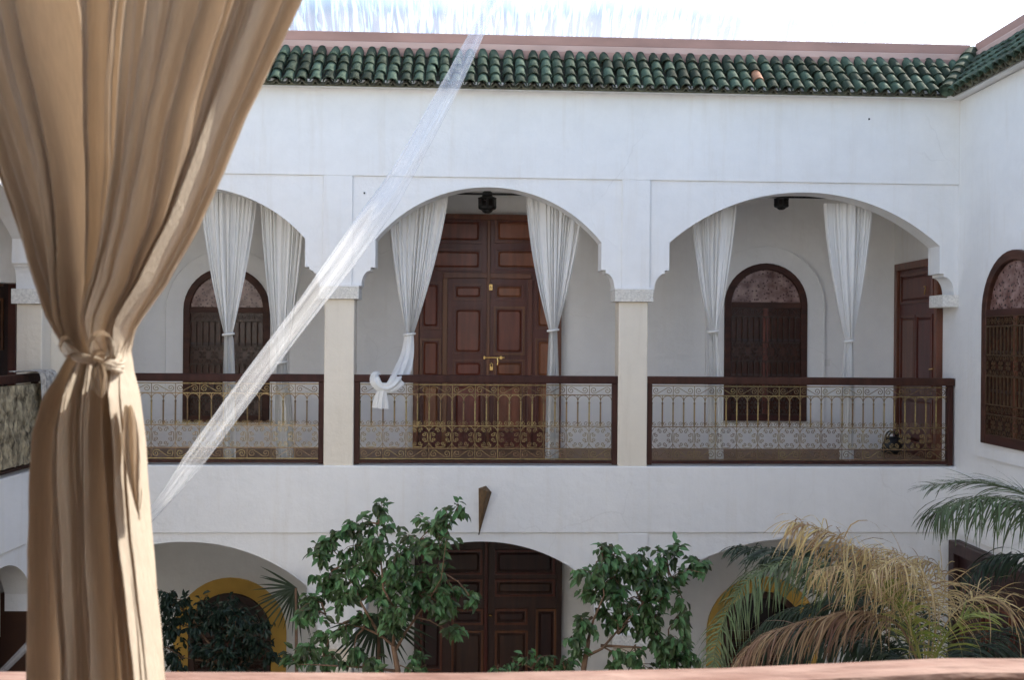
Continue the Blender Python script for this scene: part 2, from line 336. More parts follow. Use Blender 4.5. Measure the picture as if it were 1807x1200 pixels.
# ------------------------------------------------------------------ far wing
far = thing('courtyard_wing', 'white two-storey courtyard wing straight ahead with three arches per floor', 'building', FAR)
zTop = fz(167, 1080)                            # underside of cornice
zPan = fz(315, 950); zCap = fz(507, 860); zCapB = fz(530, 860)
zFl = Z1; zLine = fz(941, 700)
colL, colR = fx(598.5), fx(1117.5)
xEndL, xEndR = XL-.02, XR+.02
mb = MB()
bays = []
zs0, zst0 = fz(425, 860), fz(474, 860)
bays.append((fx(85), colL, fx(138), fx(537), fz(329, 340), zs0, zst0, zCap, .15))
bays.append((colL, colR, fx(661), fx(1060), fz(330, 860), zs0, zst0, zCap, .15))
bays.append((colR, XR, fx(1180), fx(1657), fz(339, 1409), fz(431, 1420), fz(480, 1420), zCap-.03, .17))
for b in bays: arch_wall(mb, arch_profile(*b), zTop, 0, T)
mb.box(xEndL-1.9, bays[0][0], 0, T, zCap, zTop)
obj('upper_arcade_wall', mb, WHITE, far, smooth=40)
# raised plaster field above and between the arch panels
pr = .022
P1, P2, P3, P4 = fx(570, 400), fx(622, 400), fx(1097, 400), fx(1147, 400)
obj('frieze', MB().box(xEndL, XR, -pr, -.0005, zPan, zTop+.02), WHITE, far, bevel=.006)
for a, b in ((P1, P2), (P3, P4)): obj('pilaster_strip', MB().box(a, b, -pr, -.0005, zCap+.002, zPan-.0005), WHITE, far, bevel=.006)
# cornice
zE = fz(152, 1080, -.1)
mbc = MB()
for (ya, za, yb, zb) in ((-.12, zTop+.01, -.12, zTop+.035), (-.12, zTop+.035, -.15, zTop+.045), (-.15, zTop+.045, -.15, zTop+.075), (-.15, zTop+.075, .1, zTop+.075), (.1, zTop+.01, -.12, zTop+.01)):
    mbc.add([(xEndL, ya, za), (XR+.1, ya, za), (XR+.1, yb, zb), (xEndL, yb, zb)], [(0, 1, 2, 3)])
obj('cornice', mbc, WHITE, far)
# columns
shW, capW = (fx(625)-fx(572))/2, (fx(1152)-fx(1085))/2
def column(parent, xc, z0, z1, zc, m=CREAM, y0=0.0, y1=T):
    c = obj('column', MB().box(xc-shW, xc+shW, y0+.004, y1-.004, z0, z1), m, parent, bevel=.012)
    obj('capital', MB().box(xc-capW, xc+capW, y0-.045, y1+.03, z1, zc-.012), CARVED, c, bevel=.004)
    obj('abacus', MB().box(xc-capW-.006, xc+capW+.006, y0-.052, y1+.04, zc-.012, zc+.008), WHITE, c, bevel=.003)
    return c
# ------------------------------------------------------------------ ornamental iron cells (shared meshes)
def spiral(cx, cz, r, a0, turns, n=13, end=.18):
    return [(cx+r*(1-(1-end)*k/n)*math.cos(a0+turns*2*PI*k/n), 0, cz+r*(1-(1-end)*k/n)*math.sin(a0+turns*2*PI*k/n)) for k in range(n+1)]
CW = .2475
ir = .0047
def scroll_mesh(h, flip):
    m = MB(); w = CW; r = h*.36
    a = spiral(r+.012, h*.52, r, -PI*.35, -1.35) ; b = spiral(w-r-.012, h*.48, r, PI*.65, -1.35)
    pts = a[::-1] + b
    if flip: pts = [(w-x, y, z) for x, y, z in pts]
    m.tube(pts, ir, 4); return m.mesh('scroll', BRASS)
def rosette_mesh(h):
    m = MB(); w = CW; cx, cz = w/2, h/2
    for k in range(4):
        A = k*PI/2; pts = []
        for s in (-1, 1):
            ang = A+s*PI/8; q = spiral(0, 0, .098, A+s*PI/2*.9, -s*1.3, 11, .15)
            sp = [(.31*math.cos(ang)+x, .31*math.sin(ang)+z) for x, _, z in q]
            pts = sp[::-1]+[(.47*math.cos(A-.42), .47*math.sin(A-.42)), (.455*math.cos(A-.15), .455*math.sin(A-.15)), (.455*math.cos(A+.15), .455*math.sin(A+.15)), (.47*math.cos(A+.42), .47*math.sin(A+.42))] if s < 0 else pts+sp
        m.tube([(cx+x*w*.98, 0, cz+z*h*.98) for x, z in pts], ir*.95, 4)
    for sx in (-1, 1):
        for sz in (-1, 1): m.tube([(cx+sx*w*.5, 0, cz+sz*h*.26), (cx+sx*w*.40, 0, cz+sz*h*.42), (cx+sx*w*.26, 0, cz+sz*h*.5)], ir*.8, 4)
    return m.mesh('rosette', BRASS)
def arches_mesh(h):
    m = MB(); q = CW/4
    for c in (q, 3*q): m.tube([(c-q*.97*math.cos(PI*k/8), 0, h-q+q*.95*math.sin(PI*k/8)) for k in range(9)], ir, 4)
    return m.mesh('arch_pair', BRASS)
def smalls_mesh(h):
    m = MB(); q = CW/4; r = h*.42
    for c in (q, 3*q):
        for s in (-1, 1): m.tube([(c+s*q*.95, 0, 0), (c+s*q*.8, 0, h*.75)] + [(c+s*(q*.45+x), 0, h*.52+z) for x, _, z in spiral(0, 0, r, PI/2, s*1.1, 7)], ir*.8, 4)
    return m.mesh('small_scrolls', BRASS)
def bal_mesh(h, thick):
    m = MB(); m.tube([(0, 0, 0), (0, 0, h)], ir, 4)
    if thick: m.lathe([(.006, .03), (.0085, .04), (.0085, h*.72), (.011, h*.74), (.011, h*.77), (.006, h*.79)], 8)
    return m.mesh('baluster', BRASS)
HB = [fz(y, 860) - Z1 for y in (811.5, 793, 753, 744, 697, 680)]   # heights of the horizontal bars above the floor
IR = dict(s0=scroll_mesh(HB[0]*0+HB[1]-HB[0], False), s1=scroll_mesh(HB[1]-HB[0], True), t0=scroll_mesh(HB[5]-HB[4], False), t1=scroll_mesh(HB[5]-HB[4], True),
          ro=rosette_mesh(HB[2]-HB[1]), ar=arches_mesh(HB[4]-HB[2]), sm=smalls_mesh(HB[3]-HB[2]), b0=bal_mesh(HB[4]-HB[2], False), b1=bal_mesh(HB[4]-HB[2], True), v=bal_mesh(HB[5]-HB[0], False))
def railing(label, m, x0, x1, group=None, cells=True):
    # m: matrix of the wall frame, x0..x1 clear width, stands on z = Z1
    t = thing('balcony_railing', label, 'railing', m @ Matrix.Translation((x0, .07, Z1)), group)
    w = x1-x0; zt0, zt1 = HB[5]+.022, HB[5]+.022+.085; pw = .062
    obj('top_rail', MB().box(-.012, w+.012, -.05, .06, zt0, zt1), RAILW, t, bevel=.01)
    obj('bottom_rail', MB().box(pw, w-pw, -.03, .03, .008, .045), RAILW, t, bevel=.005)
    for a in (0, w-pw): obj('post', MB().box(a, a+pw, -.035, .035, .0, zt0-.001), RAILW, t, bevel=.006)
    iw = w-2*pw; n = max(1, round(iw/CW)); sc = iw/(n*CW)
    for h in (HB[0], HB[1], HB[2], HB[4], HB[5]): obj('bar', MB().box(pw, w-pw, -.004, .004, h-.005, h+.005), BRASS, t)
    for i in range(n):
        X = pw+i*CW*sc; S = (sc, 1, 1)
        place('bottom_scroll', IR['s%d' % (i % 2)], t, (X, 0, HB[0]), scale=S); place('rosette', IR['ro'], t, (X, 0, HB[1]), scale=S)
        place('small_scrolls', IR['sm'], t, (X, 0, HB[2]), scale=S); place('arch_pair', IR['ar'], t, (X, 0, HB[2]), scale=S)
        place('top_scroll', IR['t%d' % (i % 2)], t, (X, 0, HB[4]), scale=S)
        place('baluster', IR['b1'], t, (X+CW*sc/2, 0, HB[2])); place('baluster', IR['b1'], t, (X+.001, 0, HB[2])); place('upright', IR['v'], t, (X+.001, .001, HB[0]))
    return t
for xc in (colL, colR): column(far, xc, Z1-.03, zCapB, zCap)
column(far, fx(98), Z1-.03, zCapB, zCap)
# carved loops on the capitals and the bracket on the right end
for xc in (colL, colR):
    for k in range(4):
        place('carved_loop', IR['ro'], far, (xc-capW+.012+k*(2*capW-.024)/4, -.046, zCapB+.018), scale=((2*capW-.024)/4/CW, 1.2, .1/(HB[2]-HB[1])))
for o in far.children:
    if o.name.startswith('carved_loop'):
        if not bpy.data.meshes.get('carved_loop'):
            me = o.data.copy(); me.name = 'carved_loop'; me.materials.clear(); me.materials.append(CARVED)
        o.data = bpy.data.meshes['carved_loop']
bx0, bz0 = fp(1661, 542); bx1, bz1 = fp(1691, 522)
obj('bracket', MB().box(bx0, XR+.005, -.03, T+.02, bz0, zCap-.032), CARVED, far, bevel=.005)
# band between the floors, lower arcade
mb = MB()
lower = []
lz, ls, lst, lc = fz(956, 850), fz(1034, 850), fz(1085, 850), fz(1120, 850)
for (a, b, p, q, ax) in ((fx(85), colL, fx(112), fx(545), 330), (colL, colR, fx(650), fx(1052), 850), (colR, XR+.02, fx(1168), fx(1640), 1404)):
    mb2 = arch_profile(a, b, p, q, lz if ax != 1404 else fz(951, 1404), ls, lst, lc, .12); arch_wall(mb, mb2, zLine-.0005, 0, T)
mb.box(xEndL-1.9, fx(85), 0, T, lc, zLine)
obj('lower_arcade_wall', mb, WHITE, far, smooth=40)
obj('floor_band', MB().box(xEndL, XR+.01, -pr, T, zLine, Z1-.012), WHITE, far, bevel=.012)
obj('lower_pilaster_strip', MB().box(fx(1090, 950), fx(1143, 950), -pr, -.0005, lc, zLine-.0005), WHITE, far, bevel=.006)
for xc in (colL, colR, fx(98)): column(far, xc, 0.01, lc-.14, lc, m=CREAM)
# galleries: floors, ceilings, back walls, end walls
obj('gallery_floor', MB().box(XL-1.9, XR+.3, T+.001, GD, Z1-.3, Z1-.008), TERRA, far)
obj('gallery_ceiling', MB().box(XL-1.9, XR+.3, T+.001, GD, 7.42, 7.6), WHITE_IN, far)
obj('lower_ceiling', MB().box(XL-1.9, XR+.3, T+.001, GD, 3.30, 3.49), WHITE_IN, far)
obj('back_wall', MB().box(XL-2.4, XR+.6, GD, GD+.3, 0, 8.35), WHITE_IN, far)
obj('roof_terrace', MB().box(XL-2.2, XR+.6, .42, GD-.002, 8.1, 8.30), COPING2, far)

# ------------------------------------------------------------------ doors and windows
def chamfered(x0, x1, z0, z1, c):
    return [(x0+c, z0), (x1-c, z0), (x1-c*.3, z0+c*.3), (x1, z0+c), (x1, z1-c), (x1-c*.3, z1-c*.3), (x1-c, z1), (x0+c, z1), (x0+c*.3, z1-c*.3), (x0, z1-c), (x0, z0+c), (x0+c*.3, z0+c*.3)]
def shrink(p, d):
    cx = sum(a for a, _ in p)/len(p); cz = sum(b for _, b in p)/len(p)
    w = max(a for a, _ in p)-cx; h = max(b for _, b in p)-cz
    return [(cx+(a-cx)*(w-d)/w, cz+(b-cz)*(h-d)/h) for a, b in p]
def door_panel(parent, x0, x1, z0, z1, y, m, ch=.03):
    if x0 > x1: x0, x1 = x1, x0
    if z0 > z1: z0, z1 = z1, z0
    rect = chamfered(x0, x1, z0, z1, .004); rect_i = shrink(rect, .028)
    obj('moulding', MB().ring(rect, rect_i, y-.028, y-.0005, closed=True), DOORF, parent, bevel=.006)
    f0 = shrink(chamfered(x0, x1, z0, z1, ch), .045); f1 = shrink(f0, .022); n = len(f0)
    mb = MB().add([(a, y-.0008, b) for a, b in f0]+[(a, y-.02, b) for a, b in f1], [tuple(range(n, 2*n))]+[(i, (i+1) % n, n+(i+1) % n, n+i) for i in range(n)])
    obj('panel', mb, m, parent)
def big_door(label_z, px0, px1, py0, zb, panels, m, fm, y, wick=None):
    x0, zt = fp(px0, py0, y); x1 = fp(px1, py0, y)[0]
    d = obj('door', MB().box(x0+.06, x1-.06, y-.07, y-.001, zb, zt-.06), fm, far, bevel=.004)
    obj('door_frame', MB().ring([(x0, zb), (x0, zt), (x1, zt), (x1, zb)], [(x0+.07, zb), (x0+.07, zt-.07), (x1-.07, zt-.07), (x1-.07, zb)], y-.12, y-.001), fm, d, bevel=.008)
    cx = fx(861, 600, y); yf = y-.07
    obj('meeting_strip', MB().box(cx-.022, cx+.022, yf-.035, yf-.0005, zb+.01, zt-.075), DOORF, d, bevel=.008)
    for (a, b, c, e) in panels:
        xa, za = fp(a, b, y); xb, zb2 = fp(c, e, y); door_panel(d, xa, xb, max(zb2, zb+.03), za, yf, m)
    return d, yf
PAN = [(749, 386, 851, 431), (749, 438, 851, 479), (873, 386, 976, 431), (873, 438, 976, 479),
       (799, 500, 853, 531), (799, 541, 853, 627), (799, 634, 853, 668), (799, 676, 853, 760),
       (871, 500, 925, 531), (871, 541, 925, 627), (871, 634, 925, 668), (871, 676, 925, 760),
       (742, 497, 778, 582), (742, 597, 778, 668), (742, 676, 778, 760), (944, 497, 981, 582), (944, 597, 981, 668), (944, 676, 981, 760)]
d1, yf = big_door('upper', 732, 991, 378, Z1-.005, PAN, DOORW, DOORF, GD)
def fpd(px, py): return fp(px, py, yf)
zz = fpd(861, 486)[1]
obj('wicket_head', MB().box(fpd(782, 486)[0], fpd(938, 486)[0], yf-.03, yf-.0005, zz-.04, zz+.03), DOORF, d1, bevel=.006)
for px in (785, 935):
    x = fpd(px, 600)[0]; obj('wicket_stile', MB().box(x-.03, x+.03, yf-.03, yf-.0005, Z1+.02, zz-.041), DOORF, d1, bevel=.006)
x, z = fpd(866, 507)
obj('number_plate', MB().box(x-.022, x+.022, yf-.045, yf-.031, z-.04, z+.04), BRASS2, d1, bevel=.004)
obj('door_number', MB().tube([(x+.010, yf-.047, z+.024), (x-.006, yf-.047, z+.012), (x-.010, yf-.047, z-.008)] + [(x+.010*math.cos(PI+2*PI*k/8), yf-.047, z-.010+.012*math.sin(PI+2*PI*k/8)) for k in range(9)], .003, 4), IRON, d1)
x, z = fpd(860, 631); x2 = fpd(890, 631)[0]
obj('bolt', MB().tube([(x-.03, yf-.055, z), (x2, yf-.055, z)], .010, 8).box(x-.05, x-.03, yf-.065, yf-.02, z-.02, z+.02).box(x2-.06, x2-.03, yf-.065, yf-.001, z-.02, z+.02), BRASS2, d1)
xh = fpd(877, 640)[0]; obj('bolt_handle', MB().tube([(xh, yf-.06, z), (xh+.008, yf-.07, z-.05), (xh, yf-.065, z-.09)], .009, 6), BRASS2, d1)
x, z = fpd(867, 650); obj('padlock', MB().box(x-.022, x+.022, yf-.06, yf-.036, z-.025, z+.025).tube([(x-.015, yf-.048, z+.02), (x-.015, yf-.048, z+.055), (x, yf-.048, z+.07), (x+.015, yf-.048, z+.055), (x+.015, yf-.048, z+.02)], .006, 6), BRASS2, d1, bevel=.003)
PAN2 = [(745, 968, 851, 1012), (873, 968, 978, 1012), (873, 1020, 978, 1050), (745, 1020, 851, 1050), (797, 1072, 852, 1100), (873, 1072, 930, 1100), (797, 1110, 852, 1220), (873, 1110, 930, 1220), (742, 1072, 780, 1180), (945, 1072, 980, 1180)]
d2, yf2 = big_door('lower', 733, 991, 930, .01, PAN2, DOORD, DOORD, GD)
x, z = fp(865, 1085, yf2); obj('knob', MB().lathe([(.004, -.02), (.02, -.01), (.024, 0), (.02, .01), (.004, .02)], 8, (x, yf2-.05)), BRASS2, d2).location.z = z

def grille(parent, name, m, x0, x1, z0, z1, y, bands, mt):
    # iron grille made of the railing cells, stacked in bands
    n = max(2, round((x1-x0)/(CW*.62))); sc = (x1-x0)/(n*CW); z = z0
    H = dict(ro=HB[2]-HB[1], ar=HB[4]-HB[2], s0=HB[1]-HB[0], s1=HB[1]-HB[0])
    tot = sum(H[b] for b in bands); k = (z1-z0)/tot
    for b in bands:
        for i in range(n):
            key = b if b != 's0' else 's%d' % (i % 2)
            me = IR[key]
            if mt is not BRASS:
                nm = key+'_'+mt.name
                if nm not in IR: c = me.copy(); c.materials.clear(); c.materials.append(mt); IR[nm] = c
                me = IR[nm]
            place({'ro': 'rosette', 'ar': 'arch_pair', 's0': 'scroll'}[b], me, parent, (x0+i*CW*sc, y, z), scale=(sc, 1.0, k))
            if b == 'ar':
                for q in (0, .5): obj('grille_bar', MB().box(x0+(i+q)*CW*sc-.006, x0+(i+q)*CW*sc+.006, y-.006, y+.006, z, z+H[b]*k), mt, parent)
        obj('cross_bar', MB().box(x0, x1, y-.005, y+.005, z-.006, z+.006), mt, parent)
        z += H[b]*k
    obj('cross_bar', MB().box(x0, x1, y-.005, y+.005, z1-.006, z1+.006), mt, parent)
def window(parent, x0, x1, z0, zt, y, surround=.22, smat=WHITE_IN, fw=.085, gm=BROWNI, bands=('ro', 's0', 'ar', 'ro', 'ar', 's0'), frm=WOOD, deep=.06, fan=None):
    # arched window set on the wall face y (local y grows into the wall)
    r = (x1-x0)/2; zs = zt-r
    f = obj('window', MB().ring(arch_path(x0, x1, z0, zt), arch_path(x0+fw, x1-fw, z0, zt-fw), y-deep, y+.02), frm, parent, bevel=.008, smooth=35)
    obj('sill', MB().box(x0+fw, x1-fw, y-deep+.003, y+.02, z0, z0+fw), frm, f, bevel=.006)
    obj('transom', MB().box(x0+fw, x1-fw, y-deep+.004, y+.02, zs-.035, zs+.035), frm, f, bevel=.006)
    obj('fanlight_pane', MB().prism(arch_path(x0+fw-.004, x1-fw+.004, zs+.03, zt-fw+.004), y-.022, y-.006), fan or LACE, f)
    cx = (x0+x1)/2
    obj('mullion', MB().box(cx-.035, cx+.035, y-.032, y-.001, z0+fw, zs-.036), DOORW, f, bevel=.005)
    for a, b in ((x0+fw, cx-.0355), (cx+.0355, x1-fw)):
        obj('pane', MB().box(a, b, y-.02, y-.006, z0+fw, zs-.036), PANEW, f)
        for s in (.36, .68): obj('glazing_bar', MB().box(a, b, y-.03, y-.021, z0+fw+(zs-z0-fw)*s-.015, z0+fw+(zs-z0-fw)*s+.015), DOORD, f)
    grille(f, 'grille', None, x0+fw, x1-fw, z0+fw, zs-.036, y-deep+.012, bands, gm)
    if surround:
        obj('window_surround', MB().ring(arch_path(x0-surround, x1+surround, z0-.0, zt+surround), arch_path(x0-.002, x1+.002, z0, zt+.002), y-.03, y-.0005), smat, parent, smooth=35)
        if smat is not OCHRE: obj('plaster_bead', MB().ring(arch_path(x0-surround-.016, x1+surround+.016, z0, zt+surround+.016), arch_path(x0-surround-.001, x1+surround+.001, z0, zt+surround+.001), y-.045, y-.0005), smat, parent, smooth=35)
    return f
for (pa, pb, pt, pbz) in ((326, 476, 472, 745), (1278, 1421, 465, 743)):
    x0, zt = fp(pa, pt, GD); x1, z0 = fp(pb, pbz, GD); zt = fp((pa+pb)/2, pt, GD)[1]
    window(far, x0, x1, z0, zt, GD)
for (pa, pb, pt) in ((334, 479, 1046), (1272, 1417, 1043)):
    x0 = fx(pa, 1100, GD); x1 = fx(pb, 1100, GD); zt = fz(pt, (pa+pb)/2, GD)
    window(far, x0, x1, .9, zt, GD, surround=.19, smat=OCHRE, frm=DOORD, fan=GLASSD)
# small room door on the end wall of the upper gallery (wall plane of the right wing)
def onright(px, py, y=0.0): return onwall(RIGHT, px, py, y)
right = thing('side_wing', 'white side wing on the right with a large arched grille window', 'building', RIGHT)
xa, zt = onright(1588, 467); xb = -.36
dd = obj('room_door', MB().box(xa+.085, xb-.085, -.03, -.001, Z1, zt-.085), DOORF, right)
obj('door_frame', MB().ring([(xa, Z1), (xa, zt), (xb, zt), (xb, Z1)], [(xa+.09, Z1), (xa+.09, zt-.09), (xb-.09, zt-.09), (xb-.09, Z1)], -.075, -.0008), DOORF, dd, bevel=.008)
hd = zt-Z1
for a, b in ((.06, .30), (.36, .66), (.72, .94)):
    if a == .36:
        w = (xb-xa-.3)/3
        for k in range(2): door_panel(dd, xa+.15+k*1.5*w, xa+.15+(k+1)*1.5*w-.02, Z1+hd*a, Z1+hd*b+.15, -.03, DOORF, .01)
    else: door_panel(dd, xa+.15, xb-.15, Z1+hd*a+(.15 if a > .7 else 0), Z1+hd*b, -.03, DOORF, .01)
xn, zn = onright(1637, 512, -.03)
obj('door_number', MB().tube([(xn-.028, -.064, zn+.045), (xn+.028, -.064, zn+.045), (xn-.008, -.064, zn-.05)], .0075, 5), BRASS2, dd)
xn, zn = onright(1654, 651, -.03); obj('door_handle', MB().tube([(xn, -.02, zn), (xn, -.085, zn), (xn-.09, -.085, zn-.01)], .010, 6), BRASS2, dd)
# light switch
x, z = fp(1458, 640, GD); obj('light_switch', MB().box(x-.045, x+.045, GD-.012, GD-.001, z-.045, z+.045), PORC, far, bevel=.003)
# curtain rods behind the arches
for (a, b, py) in ((150, 540, 334), (660, 1062, 342), (1190, 1655, 348)):
    x0 = fx(a); x1 = fx(b); z = fz(py, (a+b)/2, .36)
    obj('curtain_rod', MB().tube([(x0-.1, .36, z), (x1+.1, .36, z)], .013, 8), IRON, far)

# ------------------------------------------------------------------ right wing
LR = 9.5
mb = MB().box(-GD-.3, LR, 0, .35, 0, zTop)
obj('wing_wall', mb, WHITE, right)
obj('cornice', MB().box(.05, LR, -.12, .3, zTop+.011, zTop+.04).box(.10, LR, -.15, .1, zTop+.0405, zTop+.075), WHITE, right)
xw0, zb = onright(1741, 781); _, ztw = onright(1807, 433); 
ww = 1.24; ztw = 5.50 + ww/2
window(right, xw0, xw0+ww, zb, ztw, 0, surround=0, gm=AGED, bands=('ro', 's0', 'ar', 'ro', 'ar', 's0'), deep=.07, fw=.10)
# raised plaster surround panel
pw0, pz0 = onright(1724, 804)
pth = ztw + .20
obj('window_surround', MB().ring(arch_path(pw0, 2*xw0+ww-pw0, pz0, pth), arch_path(xw0-.002, xw0+ww+.002, pz0, ztw+.002), -.03, -.0006).box(xw0-.002, xw0+ww+.002, -.03, -.0006, pz0, zb-.001), WHITE, right, smooth=35)
obj('ledge', MB().box(.002, LR, -.03, -.0005, zLine, Z1-.05), WHITE, right, bevel=.01)
# ground floor doorway of the right wing
gx0, gz = onright(1672, 932); gx0 = .10; gz = zLine-.06
gd = obj('double_door', MB().box(gx0, gx0+2.6, -.06, -.001, .01, gz), DOORD, right)
obj('door_frame', MB().ring([(gx0, .01), (gx0, gz), (gx0+2.6, gz), (gx0+2.6, .01)], [(gx0+.13, .01), (gx0+.13, gz-.13), (gx0+2.47, gz-.13), (gx0+2.47, .01)], -.13, -.061), DOORD, gd, bevel=.01)
for k in range(4):
    for (a, b) in ((.2, 1.2), (1.35, 2.5)): door_panel(gd, gx0+.2+k*.57, gx0+.2+k*.57+.49, a, b, -.06, DOORD)
# ------------------------------------------------------------------ left wing
left = thing('side_wing', 'white side wing at the far left edge with a draped balcony', 'building', LEFT)
def onleft(px, py, y=0.0): return onwall(LEFT, px, py, y)
LL = 9.5
lx1 = -.002; lx0 = onleft(75, 560)[0]     # column next to the corner
mb = MB(); zcl = onleft(50, 507)[1]
arch_wall(mb, arch_profile(lx0-3.2, lx1, lx0-2.9, lx0-.10, fz(345, 400), fz(430, 400), fz(472, 400), zcl, .10), zTop, 0, T)
mb.box(-LL, lx0-3.2, 0, T, Z1, zTop)
obj('upper_arcade_wall', mb, WHITE, left, smooth=40)
obj('column', MB().box(lx0, lx1, .004, T-.004, Z1-.03, zcl-.16), CREAM, left, bevel=.012)
obj('capital', MB().box(lx0-.05, lx1, -.045, T+.03, zcl-.16, zcl-.001), CARVED, left, bevel=.004)
mb = MB(); ax = onleft(8, 1003)[0]
zal = onleft(8, 1000)[1]; xsp = onleft(56, 1060)[0]; hw = xsp-ax+.05
arch_wall(mb, arch_profile(ax-hw-.35, -.001, ax-hw, xsp, zal, zal-.42, zal-.6, zal-.75, .12), zLine-.0005, 0, T)
mb.box(-LL, ax-hw-.35, 0, T, 0, zLine-.0005)
obj('lower_arcade_wall', mb, WHITE, left, smooth=40)
obj('dark_jamb', MB().box(xsp+.02, -.003, .002, T+.05, .01, zal-.42), DOORD, left); obj('pier', MB().box(ax-hw-.349, ax-hw-.12, .002, T-.002, 0, zal-.75), CREAM, left)  # dark box covers the corner pier; the other pier stays cream
obj('floor_band', MB().box(-LL, -.002, -pr, T, zLine, Z1-.012), WHITE, left, bevel=.012)
obj('gallery_floor', MB().box(-LL, .6, T+.001, GD, Z1-.3, Z1-.008), TERRA, left)
obj('gallery_ceiling', MB().box(-LL, .6, T+.001, GD, 7.42, 7.6), WHITE_IN, left)
obj('lower_ceiling', MB().box(-LL, .6, T+.001, GD, 3.30, 3.49), WHITE_IN, left)
obj('back_wall', MB().box(-LL, 2.2, GD+.02, GD+.3, 0, 8.35), WHITE_IN, left)
xd = fx(34, 560, GD); zdt = fz(466, 20, GD)
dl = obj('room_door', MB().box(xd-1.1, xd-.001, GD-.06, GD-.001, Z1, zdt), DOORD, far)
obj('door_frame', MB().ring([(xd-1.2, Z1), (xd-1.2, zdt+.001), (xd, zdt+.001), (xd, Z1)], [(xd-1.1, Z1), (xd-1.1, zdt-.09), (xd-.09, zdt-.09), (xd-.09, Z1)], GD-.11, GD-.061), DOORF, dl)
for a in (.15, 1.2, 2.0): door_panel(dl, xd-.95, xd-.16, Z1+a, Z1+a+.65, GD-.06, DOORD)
obj('wooden_screen', MB().box(XL-2.0, XL-.05, GD-.5, GD-.45, .01, fz(1038, 20, GD-.5)), DOORD, far)  # dark panel stands in for the deep shade inside the lower left arch
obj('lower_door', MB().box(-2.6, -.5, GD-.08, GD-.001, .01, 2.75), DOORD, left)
obj('cornice', MB().box(-LL, -.05, -.12, .3, zTop+.011, zTop+.04).box(-LL, -.10, -.15, .1, zTop+.0405, zTop+.075), WHITE, left)

# ------------------------------------------------------------------ roofs
eY, eZ = -.23, fz(154, 1080, -.23)+.0
tY, tZ = .27, fz(99, 1080, .27)
RL = math.hypot(tY-eY, tZ-eZ); RA = math.atan2(tZ-eZ, tY-eY)
def tile_mesh(r0, r1, ln, t=.013, n=8):
    m = MB(); V = []
    for (y, r) in ((0, r0), (ln, r1)):
        for rr in (r, r-t):
            V += [(rr*math.cos(PI*k/n), y, rr*math.sin(PI*k/n)) for k in range(n+1)]
    q = n+1; F = []
    for k in range(n):
        F += [(k, q*2+k, q*2+k+1, k+1), (q+k, q+k+1, q*3+k+1, q*3+k), (k, k+1, q+k+1, q+k), (2*q+k, 3*q+k, 3*q+k+1, 2*q+k+1)]
    F += [(0, q, 3*q, 2*q), (n, 2*q+n, 3*q+n, q+n)]
    return m.add(V, F)
ROWS = 4; TP = .1385
step = RL/ROWS
tm = tile_mesh(.064, .050, step*1.16); TILE_ME = tm.mesh('tile', TILE, smooth=50); BARE_ME = tm.mesh('bare_tile', BARE, smooth=50)
chm = MB(); n = 8
for j in range(n):
    a0, a1 = PI+PI*j/n, PI+PI*(j+1)/n
    for rr, s in ((.066, 1), (.054, -1)):
        chm.add([(rr*math.cos(a0), 0, rr*math.sin(a0)), (rr*math.cos(a1), 0, rr*math.sin(a1)), (rr*math.cos(a1), RL, rr*math.sin(a1)), (rr*math.cos(a0), RL, rr*math.sin(a0))], [(0, 1, 2, 3)])
    chm.add([(.066*math.cos(a0), 0, .066*math.sin(a0)), (.066*math.cos(a1), 0, .066*math.sin(a1)), (.054*math.cos(a1), 0, .054*math.sin(a1)), (.054*math.cos(a0), 0, .054*math.sin(a0))], [(0, 1, 2, 3)])
CHAN_ME = chm.mesh('channel_tile', TILED, smooth=50)
